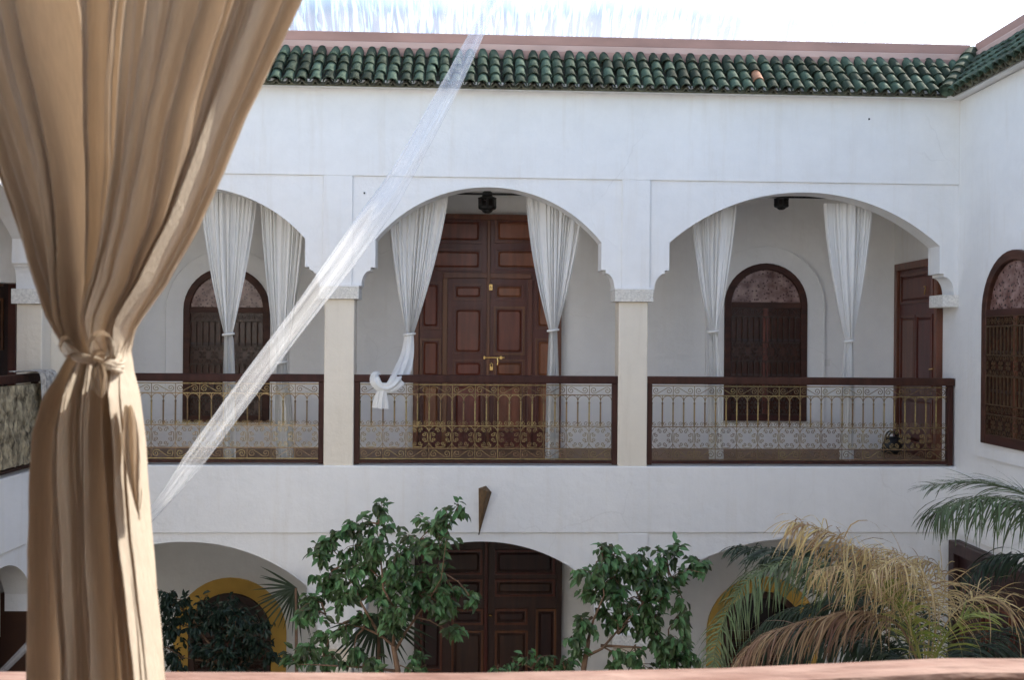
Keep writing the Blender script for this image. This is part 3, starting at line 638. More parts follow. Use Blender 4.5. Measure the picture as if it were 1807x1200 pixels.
def roof(parent, x0, x1, cut0=False, cut1=False, bare=None):
    ca, sa = math.cos(RA), math.sin(RA)
    def on(x, u, lift): return (x, eY+u*ca-lift*sa, eZ+u*sa+lift*ca)
    base = MB(); n = 2
    y0c = lambda x, u: x
    e0 = 1 if cut0 else 0; e1 = 1 if cut1 else 0
    bl = [(x0-eY*0+(-eY if cut0 else 0), 0), (x1-(-eY if cut1 else 0), 0), (x1+(tY if cut1 else 0), RL), (x0-(tY if cut0 else 0), RL)]
    V = [on(x, max(u, .02), -.045) for x, u in bl] + [on(x, max(u, .02), -.06) for x, u in bl]
    base.add(V, [(0, 1, 2, 3), (7, 6, 5, 4), (0, 4, 5, 1), (1, 5, 6, 2), (2, 6, 7, 3), (3, 7, 4, 0)])
    rf = obj('roof', base, TILED, parent)
    k = int((x1-x0)/TP)+4
    for i in range(-4, k):
        x = x0+(i+.5)*TP
        for r in range(ROWS):
            u = r*step
            yy = eY+u*ca
            lo = x0-(yy if cut0 else 0)+.05; hi = x1+(yy if cut1 else 0)-.03
            if not lo < x < hi: continue
            jx, jr = random.uniform(-.009, .009), random.uniform(-.06, .06)
            me = TILE_ME
            if bare and abs(x-bare) < TP/2 and r == 1: me = BARE_ME
            place('tile', me, rf, on(x+jx, u-.01+random.uniform(-.008, .008), .006+.004*random.random()), (RA-.035+random.uniform(-.035, .035), random.uniform(-.08, .08), jr))
        if x0-(eY if cut0 else 0)-.02 < x+TP/2 < x1+(eY if cut1 else 0)+.05:
            place('channel_tile', CHAN_ME, rf, on(x+TP/2, .012, .012), (RA, 0, random.uniform(-.01, .01)))
    # coping behind the tiles
    z = tZ
    e0, e1 = x0-(tY+.02 if cut0 else 0), x1+(tY+.02 if cut1 else 0)
    obj('ledge_trim', MB().box(e0, e1, tY-.03, tY+.25, z-.06, z+.035), COPING, parent, bevel=.006)
    obj('coping_ledge', MB().box(e0, e1, tY+.0, tY+.26, z+.0355, z+.115), COPING2, parent, bevel=.012)
    obj('coping', MB().box(e0, e1, tY+.04, tY+.30, z+.1155, z+.235), COPING, parent, bevel=.015)
    return rf
roof(far, XL+.0, XR, cut0=True, cut1=True, bare=fx(1338, 145))
roof(right, 0, 4.2, cut0=True)
roof(left, -2.2, 0, cut1=True)
# cap tiles down the corner valley
A = Vector((XR+eY, eY, eZ)); B = Vector((XR+tY+.06, tY+.06, tZ+.10)); ax = (B-A)
for k in range(6):
    yv = ax.normalized(); xv = yv.cross(Vector((0, 0, 1))).normalized(); zv = xv.cross(yv)
    m = Matrix((xv, yv, zv)).transposed().to_4x4(); m.translation = A + ax*(k/6.0) + zv*(.05+.002*k) - yv*.04
    place('corner_tile', TILE_ME, far, mat=m @ Matrix.Diagonal((1.45, 1.0, 1.45, 1)))
m = Matrix((xv, yv, zv)).transposed().to_4x4(); m.translation = A + zv*.05 - yv*.035
o = obj('end_disc', MB().prism([(.075*math.cos(2*PI*k/14), .06*math.sin(2*PI*k/14)) for k in range(14)], 0, .012), TILE, far); o.matrix_local = m
# little nail holes in the upper wall
for px, py in ((643, 340), (1532, 210)):
    x, z = fp(px, py); yy = 0 if px == 643 else -pr
    obj('nail', MB().box(x-.008, x+.008, yy-.010, yy-.0004, z-.012, z+.006), IRON, far)

# ------------------------------------------------------------------ near wing (the gallery we stand in)
near = thing('near_wing', 'gallery wing on our own side behind the beige curtain', 'building', Matrix.Translation((0, 1.95, 0)))
ZN = Z1
obj('front_wall', MB().box(-7, 7, -.0, .25, 0, ZN-.02).box(-7, -2.0, 0, .25, ZN-.02, 8.3).box(1.9, 7, 0, .25, ZN-.02, 8.3).box(-2.0, 1.9, 0, .25, 7.0, 8.3), WHITE, near)
obj('gallery_floor', MB().box(-7, 7, -3.2, -.001, ZN-.3, ZN-.02), TERRA, near)
obj('gallery_ceiling', MB().box(-7, 7, -3.2, -.001, 7.25, 7.45), WHITE_IN, near)
obj('back_wall', MB().box(-7, 7, -3.5, -3.201, 0, 8.3), WHITE_IN, near)
# salmon hand rail in front of us
p0 = at(-300, 1176, 1.86); p1 = at(903, 1188, 1.86); p2 = at(2100, 1150, 1.86)
hr = thing('wooden_handrail', 'blurred salmon painted wooden rail along the bottom edge', 'handrail', loc=(0, 1.86, ZN-.02))
rows = []
for (x, z) in ((-1.99, p0.z-.004), (-.62, at(280, 1186, 1.86).z), (0, p1.z), (.5, at(1380, 1179, 1.86).z), (.93, at(1790, 1161, 1.86).z), (1.89, p2.z-.02)):
    z -= ZN-.02+.014
    rows.append([(x, -.05, z-.06), (x, -.05, z-.008), (x, -.042, z), (x, .042, z), (x, .05, z-.008), (x, .05, z-.06), (x, -.05, z-.06)])
obj('rail_beam', MB().grid(rows), PINK, hr)
for x in (-1.9, -1.2, -.4, .4, 1.2, 1.8): obj('rail_post', MB().box(x-.02, x+.02, -.02, .02, 0, .58), PINK, hr)

# ------------------------------------------------------------------ railings
railing('middle balcony railing in front of the large wooden double door', FAR, colL+shW-.002, colR-shW+.002, 'balcony railings')
railing('right balcony railing of gilded scrollwork beside the corner', FAR, colR+shW+.0, fx(1686)+.0, 'balcony railings')
railing('left balcony railing partly hidden by the beige curtain and plastic roll', FAR, fx(98)+shW, colL-shW-.0, 'balcony railings')
railing('short balcony railing at the left edge covered by a rug', LEFT, lx0-2.9, lx0+.03, 'balcony railings')

# ------------------------------------------------------------------ white curtains of the far gallery
def tab(t, v):
    for (a, b), (c, d) in zip(t, t[1:]):
        if a <= v <= c:
            k = (v-a)/(c-a); return b+(d-b)*k
    return t[0][1] if v < t[0][0] else t[-1][1]
def curtain(label, top, tie, bot, seed, y=.40, nf=11, tail=None):
    # top=(xl,xr,py) tie=(x,py,w) bot=(x,py,w): photo places turned into metres on the plane behind the arch
    rd = random.Random(seed)
    x0, zt = fp(top[0], top[2], y); x1, _ = fp(top[1], top[2], y); zt = fz(top[2], 860, y)
    xt, zk = fp(tie[0], tie[1], y); wt = tie[2]*.00645
    zb = Z1+.012; xb = fx(bot[0], 800, y); wb = bot[2]*.00645
    t = thing('gallery_curtain', label, 'curtain', loc=(xt, D+y, zb), group='white curtains in the arches')
    ph = [rd.uniform(0, 6.28) for _ in range(4)]; U = 132
    def sheet(zA, zB, edges, amp, nv):
        rows = []
        for j in range(nv+1):
            v = j/nv; z = zA+(zB-zA)*v; l, r = edges(v); a = amp(v); row = []
            for i in range(U+1):
                u = i/U; p = 2*PI*nf*(u+.06*math.sin(2*PI*u*1.3+ph[0])+.022*math.sin(2*PI*u*3.7+ph[2]+v))
                s = math.sin(p+ph[1]+.5*math.sin(v*2+ph[2])); s2 = math.sin(p*2.3+ph[3])
                x = l+(r-l)*(u+.30/nf*math.cos(p+ph[1])*.5)
                row.append((x-xt, (s*(.55+.4*math.sin(u*9+ph[2]))+.3*s2+.35*math.sin(u*7.5+ph[3]))*a, z-zb))
            rows.append(row)
        return rows
    def up(v):
        k = v**1.25; sag = math.sin(PI*v)*.02
        return x0+(xt-wt/2-x0)*k-sag, x1+(xt+wt/2-x1)*k+sag*.4
    rows = sheet(zt, zk, up, lambda v: .036+.010*v, 30)
    if tail is None:
        def dn(v):
            k = min(1, v*2.2); w = wt+(wb-wt)*k; c = xt+(xb-xt)*v; return c-w/2, c+w/2
        rows += sheet(zk, zb, dn, lambda v: .038+.01*v, 20)[1:]
    obj('cloth', MB().grid(rows), SHEER, t, smooth=True, fix=False)
    ring = [( (wt/2+.012)*math.cos(2*PI*k/16), .048*math.sin(2*PI*k/16), zk-zb+.008*math.cos(2*PI*k/16)) for k in range(17)]
    obj('tie_band', MB().tube(ring, .014, 6, cap=False), SHEER, t, smooth=True)
    if tail:
        for pts in tail:
            rr = []
            for (px, py, w, yy) in pts:
                q = at(px, py, D+yy); rr.append((Vector((q.x-xt, yy-y, q.z-zb)), w*.0063/2))
            # smooth the path
            fine = []
            for a in range(len(rr)-1):
                for s in range(5):
                    k = s/5; p0 = rr[max(a-1, 0)][0]; p1 = rr[a][0]; p2 = rr[a+1][0]; p3 = rr[min(a+2, len(rr)-1)][0]
                    c = .5*((2*p1)+(p2-p0)*k+(2*p0-5*p1+4*p2-p3)*k*k+(3*p1-p0-3*p2+p3)*k**3)
                    fine.append((c, rr[a][1]+(rr[a+1][1]-rr[a][1])*k))
            fine.append(rr[-1]); mb = MB(); rows = []
            for a, (p, w) in enumerate(fine):
                tg = fine[min(a+1, len(fine)-1)][0]-fine[max(a-1, 0)][0]; tg.normalize()
                sd_ = Vector((tg.z, 0, -tg.x)); sd_ = sd_.normalized() if sd_.length > .1 else Vector((1, 0, 0)); nn = tg.cross(sd_)
                rows.append([p + sd_*w*math.cos(2*PI*k/48)*(1+.2*math.sin(5*2*PI*k/48+ph[0]+a*.13)+.09*math.sin(11*2*PI*k/48+a*.2)) + nn*w*.6*math.sin(2*PI*k/48)*(1+.25*math.sin(6*2*PI*k/48+ph[0]-a*.1)) for k in range(49)])
            obj('tail', mb.grid(rows), SHEER, t, smooth=True, fix=False)
    return t
curtain('white curtain tied in front of the left arched window', (352, 453, 336), (403, 590, 15), (405, 810, 22), 1)
curtain('white curtain just left of the left column, crossed by the plastic roll', (458, 545, 338), (497, 640, 15), (503, 810, 30), 2, nf=10)
curtain('white curtain with its end knotted over the middle balcony rail', (684, 793, 344), (723, 590, 14), (700, 700, 20), 3,
        tail=[[(723, 588, 13, .40), (720, 622, 19, .36), (712, 650, 25, .22), (700, 672, 24, .02), (686, 684, 17, -.04), (672, 683, 14, -.07), (663, 673, 16, -.06), (663, 664, 15, .02), (670, 661, 9, .08)],
              [(678, 684, 9, -.05), (674, 693, 15, -.06), (672, 708, 22, -.055), (671, 720, 25, -.05)]])
curtain('white curtain right of the double door hanging straight to the floor', (927, 1032, 345), (976, 583, 15), (974, 810, 24), 4)
curtain('white curtain at the left side of the right arch', (1219, 1303, 352), (1259, 585, 15), (1264, 812, 26), 5, nf=10)
curtain('white curtain between the right window and the small door', (1456, 1541, 350), (1499, 602, 13), (1495, 812, 24), 6, nf=9)

# ------------------------------------------------------------------ lanterns, sconce, bag, rug
def lantern(label, px, py0, py1, wpx, y):
    x, zt = fp(px, py0, y); zb = fp(px, py1, y)[1]; h = zt-zb; w = wpx*.0066/2
    t = thing('hanging_lantern', label, 'lantern', loc=(x, D+y, zb), group='hanging lanterns')
    obj('cage', MB().lathe([(w*.25, 0), (w*.5, h*.05), (w*.62, h*.12), (w*.95, h*.18), (w, h*.25), (w, h*.62), (w*1.05, h*.66), (w*.6, h*.72), (w*.5, h*.86), (w*.55, h*.9), (w*.2, h)], 8), IRON, t)
    for k in range(8):
        a = 2*PI*(k+.5)/8; c, s = math.cos(a), math.sin(a)
        obj('lantern_pane', MB().add([(w*.93*c-s*w*.22, w*.93*s+c*w*.22, h*.29), (w*.93*c+s*w*.22, w*.93*s-c*w*.22, h*.29), (w*.935*c+s*w*.22, w*.935*s-c*w*.22, h*.58), (w*.935*c-s*w*.22, w*.935*s+c*w*.22, h*.58)], [(0, 1, 2, 3)]), GLASSD, t)
    obj('chain', MB().tube([(0, 0, h*.99), (0, 0, 7.42-zb)], .008, 6), IRON, t)
    return t
lantern('black iron lantern hanging above the double door', 860, 335, 376, 33, .95)
lantern('black iron lantern hanging in the right arch', 1379, 341, 370, 28, .95)
x, zt = fp(856, 857); xb, zb = fp(845, 944); w = .072
sc = thing('wall_sconce', 'rusty pointed metal sconce on the band between the floors', 'wall lamp', loc=(x, D-pr, zb))
hh = zt-zb; dx = xb-x
obj('shade', MB().add([(-w, -.001, hh*.95), (w, -.001, hh*.87), (.012, -.13, hh*.93), (dx, -.001, 0), (.01, -.001, hh)], [(0, 3, 2), (2, 3, 1), (0, 2, 4), (4, 2, 1), (0, 1, 3), (0, 4, 1)]), RUST, sc)
obj('edge_rib', MB().tube([(.012, -.131, hh*.93), (dx, -.004, .004)], .006, 5), RUST, sc)
x, z = fp(1574, 805, 1.25)
bg_ = thing('black_bag', 'black bag with looped handles on the gallery floor by the small door', 'bag', loc=(x, D+1.25, Z1-.008))
mb = MB(); rows = []
for k, (rx, ry, zz) in enumerate(((.02, .01, 0), (.10, .07, .0), (.125, .085, .04), (.125, .08, .12), (.10, .06, .19), (.085, .03, .215), (.01, .005, .21))):
    rows.append([(rx*math.cos(2*PI*i/20)*(1+.05*math.sin(5*i+k)), ry*math.sin(2*PI*i/20), zz) for i in range(21)])
obj('body', mb.grid(rows), BLACK, bg_, smooth=True)
for s in (-.045, .045): obj('handle', MB().tube([(-.07, s, .17)]+[(-.07*math.cos(PI*k/10), s, .19+.09*math.sin(PI*k/10)) for k in range(11)]+[(.07, s, .17)], .010, 6), BLACK, bg_, smooth=True)
# rug and shawl on the left wing's railing
rg = thing('hanging_rug', 'shaggy brown and straw rug hanging below the left edge balcony rail', 'rug', LEFT @ Matrix.Translation((lx0-1.1, 0, Z1)))
rows = []; rr = random.Random(5)
for j in range(40):
    v = j/39; z = HB[5]+.012-.80*v
    rows.append([(-1.5+2.52*i/110, -.075+.022*noise.noise((i*.12, j*.12, 1))+.022*noise.noise((i*.55, j*.35, 4))+.012*noise.noise((i*1.3, j*.9, 8)), z+.03*noise.noise((i*.3, 0, j*.05))*v) for i in range(111)])
obj('pile', MB().grid(rows), RUG, rg, smooth=True)
sh = thing('wool_shawl', 'pale patterned shawl folded over the left balcony rail', 'shawl', LEFT @ Matrix.Translation((lx0-.25, 0, Z1)))
rows = []
for j in range(26):
    v = j/25; row = []
    for i in range(31):
        u = i/30; a = min(1, v*3.0)
        yy = .14-.30*math.sin(a*PI/2)+.022*math.sin(u*26+2*v); z = HB[5]+.135+.01*math.sin(a*PI) - max(0, v-.25)*.75
        row.append((-.16+.40*u*(1-.25*v)+.12*v, yy-.02*v, z+.008*math.sin(u*20)))
    rows.append(row)
obj('wool', MB().grid(rows), SHAWL, sh, smooth=True)

# ------------------------------------------------------------------ plants
def leaf(mb, p, ax, up, ln, w, fold=.25):
    ax = ax.normalized(); s = ax.cross(up)
    if s.length < 1e-4: s = Vector((1, 0, 0))
    s.normalize(); nrm = s.cross(ax)
    a = p+ax*ln*.35; b = p+ax*ln*.7-nrm*ln*.05; tip = p+ax*ln-nrm*ln*.16; f = nrm*w*fold
    mb.add([p, a+s*w*.5+f, a, a-s*w*.5+f, b+s*w*.36+f*.7, b, b-s*w*.36+f*.7, tip], [(0, 1, 2), (0, 2, 3), (1, 4, 5, 2), (2, 5, 6, 3), (4, 7, 5), (5, 7, 6)])
def broadleaf(name, label, cat, base, Y, clusters, trunk, limbs, per, ln, m, seed, depth=1.0, group=None, density=1.0):
    rd = random.Random(seed); bx, by = base
    g = at(bx, by, Y); t = thing(name, label, cat, loc=(g.x, Y, 0), group=group); O = Vector((g.x, Y, 0))
    mpp = Y/FPX
    tb = MB()
    def P(px, py, dy=0): return at(px, py, Y)+Vector((0, dy, 0))-O
    pts = [Vector((0, 0, 0))] + [P(*q) for q in trunk]
    tb.tube(pts, [.036-.018*i/len(pts) for i in range(len(pts))], 8)
    for lb in limbs:
        q = [P(a, b, rd.uniform(-.12, .12)*k) for k, (a, b) in enumerate(lb)]
        tb.tube(q, [.015*(1-.85*i/(len(q)-1)) for i in range(len(q))], 6)
    cr = MB()
    for (px, py, r) in clusters:
        c = P(px, py); R = r*mpp; dyc = rd.uniform(-.5, .5)*depth*R*1.3; c = c+Vector((0, dyc, 0))
        n = int(per*(r/30)**2*density)
        # twigs
        org = min((P(*q) for lb in limbs+[trunk] for q in lb), key=lambda q: (q-c).length)
        tb.tube([org, (org+c)/2+Vector((rd.uniform(-.05, .05), 0, .04)), c], [.010, .007, .004], 5)
        nt_ = max(3, n//9)
        for k in range(nt_):
            dv = Vector((rd.gauss(0, 1), rd.gauss(0, 1)*depth, rd.gauss(0, .9))).normalized()*R*rd.uniform(.35, 1.28)
            e = c+dv; tb.tube([c, c+dv*.55+Vector((0, 0, .02)), e], [.004, .003, .0015], 3, cap=False)
            for q in range(9):
                f = rd.uniform(.3, 1.05); p = c+dv*f+Vector((rd.gauss(0, .018), rd.gauss(0, .018), rd.gauss(0, .018)))
                a = Vector((rd.gauss(0, .6), rd.gauss(0, .6)-.25, -.65+rd.gauss(0, .4)))+dv.normalized()*.45
                leaf(cr, p, a, Vector((rd.gauss(0, .4), -.5+rd.gauss(0, .4), 1)), ln*rd.uniform(.7, 1.2), ln*rd.uniform(.40, .55))
    obj('trunk', tb, BARK, t, smooth=True, fix=False)
    obj('crown', cr, m, t, fix=False)
    return t
c1 = [(575, 965, 30), (567, 990, 22), (600, 945, 22), (640, 935, 34), (672, 915, 28), (668, 955, 34), (625, 965, 28), (700, 975, 34), (740, 955, 34), (763, 925, 28), (790, 908, 22), (808, 895, 14), (775, 965, 30),
      (650, 1000, 38), (700, 1015, 40), (610, 1015, 36), (575, 1035, 34), (745, 1010, 36), (772, 1000, 24), (600, 1050, 34), (545, 1065, 30), (525, 1080, 24), (560, 1085, 24), (655, 1050, 40), (700, 1065, 36), (740, 1050, 34), (770, 1045, 28), (800, 1045, 26), (782, 1085, 28), (795, 1115, 20), (835, 1058, 12), (690, 1095, 26), (640, 1090, 20),
      (610, 1105, 22), (575, 1125, 22), (545, 1150, 28), (520, 1165, 26), (570, 1165, 28), (600, 1170, 22), (640, 1165, 28), (660, 1180, 24), (720, 1180, 16), (625, 1145, 16)]
broadleaf('weeping_fig', 'bushy green weeping fig left of the lower wooden door', 'tree', (702, 1300), 9.1, c1, [(704, 1240), (702, 1185), (694, 1140)],
          [[(694, 1140), (672, 1125), (640, 1112), (605, 1100), (575, 1085)], [(697, 1150), (715, 1120), (735, 1090), (760, 1055), (780, 1010), (790, 930)], [(694, 1140), (698, 1080), (680, 1030), (665, 960), (668, 925)], [(672, 1125), (640, 1060), (600, 1000), (575, 970)], [(700, 1185), (640, 1180), (570, 1160), (530, 1165)]], 64, .102, LEAF, 21)
c2 = [(1070, 965, 18), (1062, 985, 28), (1090, 985, 26), (1045, 1010, 30), (1085, 1020, 36), (1120, 985, 26), (1120, 1020, 34), (1160, 985, 26), (1190, 985, 24), (1220, 992, 22), (1240, 1000, 14), (1150, 1020, 34), (1180, 1020, 28), (1055, 1050, 34), (1095, 1060, 38), (1135, 1060, 34), (1165, 1055, 28),
      (1025, 1095, 28), (1015, 1120, 26), (1018, 1150, 20), (1080, 1095, 26), (1120, 1100, 34), (1160, 1095, 32), (1195, 1090, 24), (1195, 1125, 26), (1160, 1135, 34), (1110, 1150, 24), (1130, 1170, 30), (1180, 1165, 34), (1215, 1165, 24), (1205, 1060, 18), (1085, 1175, 20)]
broadleaf('weeping_fig', 'green weeping fig right of the lower wooden door, before the right column', 'tree', (1035, 1300), 9.1, c2, [(1032, 1230), (1030, 1180), (1038, 1130)],
          [[(1038, 1130), (1045, 1090), (1060, 1040), (1065, 985)], [(1032, 1160), (1060, 1140), (1090, 1120), (1130, 1060), (1180, 1010), (1230, 998)], [(1060, 1140), (1120, 1140), (1180, 1150)], [(1045, 1090), (1030, 1105), (1018, 1130)]], 64, .102, LEAF, 22)
c3 = [(290, 1045, 14), (303, 1052, 16), (325, 1060, 16), (290, 1075, 28), (325, 1085, 30), (355, 1068, 20), (300, 1110, 34), (345, 1105, 36), (385, 1085, 34), (420, 1085, 30), (395, 1120, 38), (435, 1115, 34), (460, 1105, 22), (440, 1150, 34), (400, 1155, 36), (470, 1150, 22), (484, 1158, 12), (360, 1145, 28), (300, 1160, 26), (318, 1165, 20), (290, 1140, 22), (430, 1180, 30), (385, 1185, 24)]
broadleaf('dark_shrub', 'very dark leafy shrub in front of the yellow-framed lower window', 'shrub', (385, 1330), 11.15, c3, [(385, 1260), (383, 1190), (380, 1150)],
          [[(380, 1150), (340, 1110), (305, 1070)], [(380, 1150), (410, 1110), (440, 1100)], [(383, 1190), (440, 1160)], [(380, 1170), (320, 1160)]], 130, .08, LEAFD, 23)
for (px, lab, cl, sd_) in ((945, 'low green shrub right of centre below the lower door', [(930, 1168, 20), (955, 1162, 18), (905, 1182, 14), (940, 1182, 22), (970, 1178, 14)], 24), (745, 'tiny green shrub under the left fig tree beside the door', [(742, 1165, 14), (750, 1180, 14), (738, 1185, 12)], 25), (885, 'small sprig of green leaves below the door centre', [(876, 1182, 12), (892, 1186, 10)], 26), (1002, 'small dark green shrub at the right door edge', [(1000, 1168, 14), (1006, 1182, 14)], 27)):
    broadleaf('low_shrub', lab, 'shrub', (px, 1300), 9.3, cl, [(px, 1240), (px, 1195)], [[(px, 1195), (px-6, 1180)]], 50, .085, LEAF, sd_, group='low shrubs by the lower door')

def catmull(P, n):
    out = []
    for a in range(len(P)-1):
        p0, p1, p2, p3 = P[max(a-1, 0)], P[a], P[a+1], P[min(a+2, len(P)-1)]
        for s in range(n):
            k = s/n; out.append(.5*((2*p1)+(p2-p0)*k+(2*p0-5*p1+4*p2-p3)*k*k+(3*p1-p0-3*p2+p3)*k**3))
    out.append(P[-1]); return out
def frond(parent, O, pix, Y, ln, m, seed, droop=.9, n=64, w=.014, start=.15, dys=None, lift=.35, curl=.0, name='frond', spread=.8, fwd=.55, stem=.012, wild=.0):
    rd = random.Random(seed)
    P = [at(a, b, Y+(dys[i] if dys else 0))-O for i, (a, b) in enumerate(pix)]
    path = catmull(P, 10); mb = MB(); L = len(path)
    mb.tube(path, [stem*(1-.85*i/L) for i in range(L)], 5)
    for k in range(n):
        f = start+(1-start)*k/(n-1); q = f*(L-1.001); i = int(q); p = path[i].lerp(path[i+1], q-i); tg = (path[min(i+2, L-1)]-path[max(i-1, 0)]).normalized()
        sdv = tg.cross(Vector((0, 0, 1)))
        if sdv.length < .05: sdv = Vector((0, -1, 0))
        sdv.normalize()
        env = math.sin(PI*(.12+.80*f))**.7
        for s in (-1, 1):
            l = ln*env*rd.uniform(.75, 1.15)*(1+wild*rd.uniform(-.6, .6)); d = (sdv*s*spread*rd.uniform(.7, 1.2)+tg*fwd*rd.uniform(.6, 1.4)+Vector((rd.gauss(0, wild), rd.gauss(0, wild), lift+rd.uniform(-.15, .15)+rd.gauss(0, wild)))).normalized()
            seg = 6; c = p.copy(); row = []; wv = tg.cross(d).normalized() if tg.cross(d).length > .01 else sdv
            wv = tg
            dr = droop*rd.uniform(.7-wild*.5, 1.35+wild*.4); tw = rd.uniform(-.6, .6)
            for j in range(seg+1):
                g = j/seg; ww = w*(math.sin(PI*min(1, .18+g*.82))**.8)*.5+.0008
                side_ = (wv + Vector((0, tw, 0))*.6).normalized()
                row.append((c-side_*ww, c+side_*ww)); 
                d = (d+Vector((rd.gauss(0, .05+curl), rd.gauss(0, .05+curl), -dr*.36))).normalized(); c = c+d*l/seg
            mb.add([x for ab in row for x in ab], [(2*j, 2*j+1, 2*j+3, 2*j+2) for j in range(seg)])
    return obj(name, mb, m, parent, fix=False)
YP = 6.3
O = at(1630, 1230, YP); O.z = 0
palm = thing('date_palm', 'large palm with drooping green and dry straw fronds at lower right', 'palm tree', loc=O)
zc = at(1630, 1190, YP).z
obj('trunk', MB().lathe([(.13+.015*(k % 2), zc*k/24) for k in range(24)]+[(.07, zc), (.02, zc+.05)], 12), BARK, palm)
frond(palm, O, [(1632, 1195), (1580, 1085), (1500, 1012), (1405, 990), (1320, 1025), (1272, 1110), (1258, 1180)], YP, .42, PALMG, 1, n=105, w=.011, start=.25, dys=[0, -.0, .1, .15, .1, .05, 0], droop=.9)
frond(palm, O, [(1632, 1200), (1590, 1110), (1530, 1082), (1470, 1086), (1375, 1111), (1318, 1147), (1288, 1190)], YP, .36, PALMB, 2, n=130, w=.0075, start=.2, dys=[0, -.2, -.3, -.3, -.35, -.35, -.35], droop=.95, lift=.25, spread=.42, curl=.05, fwd=1.0, stem=.009, wild=.12)
frond(palm, O, [(1632, 1195), (1625, 1111), (1568, 1015), (1477, 945), (1403, 922)], YP, .46, PALMY, 3, n=90, w=.0066, start=.3, dys=[0, 0, -.1, -.1, 0], droop=1.15, lift=.25, curl=.06, spread=.7, stem=.006, wild=.32)
frond(palm, O, [(1634, 1195), (1640, 1090), (1625, 1020), (1580, 975), (1525, 968)], YP, .36, PALMY, 4, n=66, w=.0064, start=.3, dys=[0, -.1, -.2, -.25, -.3], droop=1.2, lift=.35, curl=.07, spread=.8, stem=.006, wild=.36)
frond(palm, O, [(1634, 1195), (1655, 1100), (1668, 1040), (1655, 1000), (1620, 985)], YP, .30, PALMY, 5, n=52, w=.0064, start=.3, dys=[0, .1, .2, .2, .2], droop=1.2, lift=.35, curl=.07, stem=.006, wild=.36)
frond(palm, O, [(1634, 1198), (1665, 1110), (1705, 1063), (1755, 1055), (1830, 1110)], YP, .38, PALMY, 6, n=34, w=.0064, start=.3, dys=[0, -.1, -.15, -.2, -.3], droop=.8, lift=.6, curl=.05, stem=.006, wild=.35, fwd=.9)
frond(palm, O, [(1634, 1198), (1650, 1110), (1640, 1030), (1590, 985), (1540, 1010)], YP, .40, PALMY, 61, n=48, w=.0064, start=.3, dys=[0, -.25, -.4, -.45, -.5], droop=1.1, lift=.3, curl=.07, stem=.006, wild=.34)
frond(palm, O, [(1634, 1198), (1600, 1100), (1540, 1030), (1480, 1000), (1440, 1010)], YP, .34, PALMY, 62, n=40, w=.006, start=.35, dys=[0, -.2, -.3, -.35, -.35], droop=1.2, lift=.25, curl=.07, stem=.006, wild=.34)
frond(palm, O, [(1632, 1198), (1615, 1130), (1590, 1065), (1560, 1030)], YP, .30, PALML, 7, n=30, w=.013, start=.2, droop=.5, lift=.6, dys=[0, -.2, -.25, -.3])
frond(palm, O, [(1636, 1198), (1660, 1140), (1690, 1100), (1730, 1085)], YP, .34, PALML, 8, n=26, w=.013, start=.2, droop=.5, lift=.5, dys=[0, -.2, -.3, -.3])
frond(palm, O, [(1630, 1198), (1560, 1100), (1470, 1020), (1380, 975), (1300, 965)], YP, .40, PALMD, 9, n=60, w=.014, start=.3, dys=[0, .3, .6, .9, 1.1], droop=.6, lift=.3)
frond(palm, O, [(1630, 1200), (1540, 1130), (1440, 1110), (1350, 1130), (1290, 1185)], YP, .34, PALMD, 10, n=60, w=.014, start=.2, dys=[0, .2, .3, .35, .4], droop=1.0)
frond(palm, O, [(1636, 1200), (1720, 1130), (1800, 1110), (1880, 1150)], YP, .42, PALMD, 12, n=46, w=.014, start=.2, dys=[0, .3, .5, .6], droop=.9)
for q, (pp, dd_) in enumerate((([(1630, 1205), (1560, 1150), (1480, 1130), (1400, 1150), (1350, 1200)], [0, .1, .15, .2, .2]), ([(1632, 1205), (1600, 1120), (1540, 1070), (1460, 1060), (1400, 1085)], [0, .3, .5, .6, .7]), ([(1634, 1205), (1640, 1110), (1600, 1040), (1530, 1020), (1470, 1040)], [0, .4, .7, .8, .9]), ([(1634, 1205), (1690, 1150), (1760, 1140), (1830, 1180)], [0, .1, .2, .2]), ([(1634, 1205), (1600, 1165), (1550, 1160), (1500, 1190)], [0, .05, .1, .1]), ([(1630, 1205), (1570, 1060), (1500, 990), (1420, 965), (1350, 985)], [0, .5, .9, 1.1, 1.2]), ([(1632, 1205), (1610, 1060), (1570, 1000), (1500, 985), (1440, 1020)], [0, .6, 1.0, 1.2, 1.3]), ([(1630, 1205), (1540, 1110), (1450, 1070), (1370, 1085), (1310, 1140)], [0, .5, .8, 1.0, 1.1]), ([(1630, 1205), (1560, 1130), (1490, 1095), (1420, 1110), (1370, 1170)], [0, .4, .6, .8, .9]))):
    frond(palm, O, pp, YP, .38, PALMD, 40+q, n=70, w=.012, start=.15, dys=dd_, droop=1.1)  # extra dark fronds added to stand in for deep shadow behind the palm
O2 = at(1960, 1200, 6.9); O2.z = 0
palm2 = thing('date_palm', 'palm whose green fronds reach in from the right edge', 'palm tree', loc=O2)
z2 = at(1960, 1120, 6.9).z
obj('trunk', MB().lathe([(.12+.015*(k % 2), z2*k/24) for k in range(24)]+[(.06, z2), (.02, z2+.05)], 12), BARK, palm2)
frond(palm2, O2, [(1960, 1120), (1905, 980), (1840, 905), (1765, 880), (1690, 888), (1655, 905)], 6.9, .52, PALMG, 13, n=90, w=.012, start=.25, droop=.85, lift=.35, dys=[0, 0, .05, .1, .1, .1])
frond(palm2, O2, [(1960, 1120), (1900, 960), (1820, 880), (1730, 852), (1640, 858)], 6.9, .40, PALMG, 14, n=64, w=.011, start=.35, droop=.25, lift=.12, spread=.35, dys=[0, .2, .3, .4, .4])
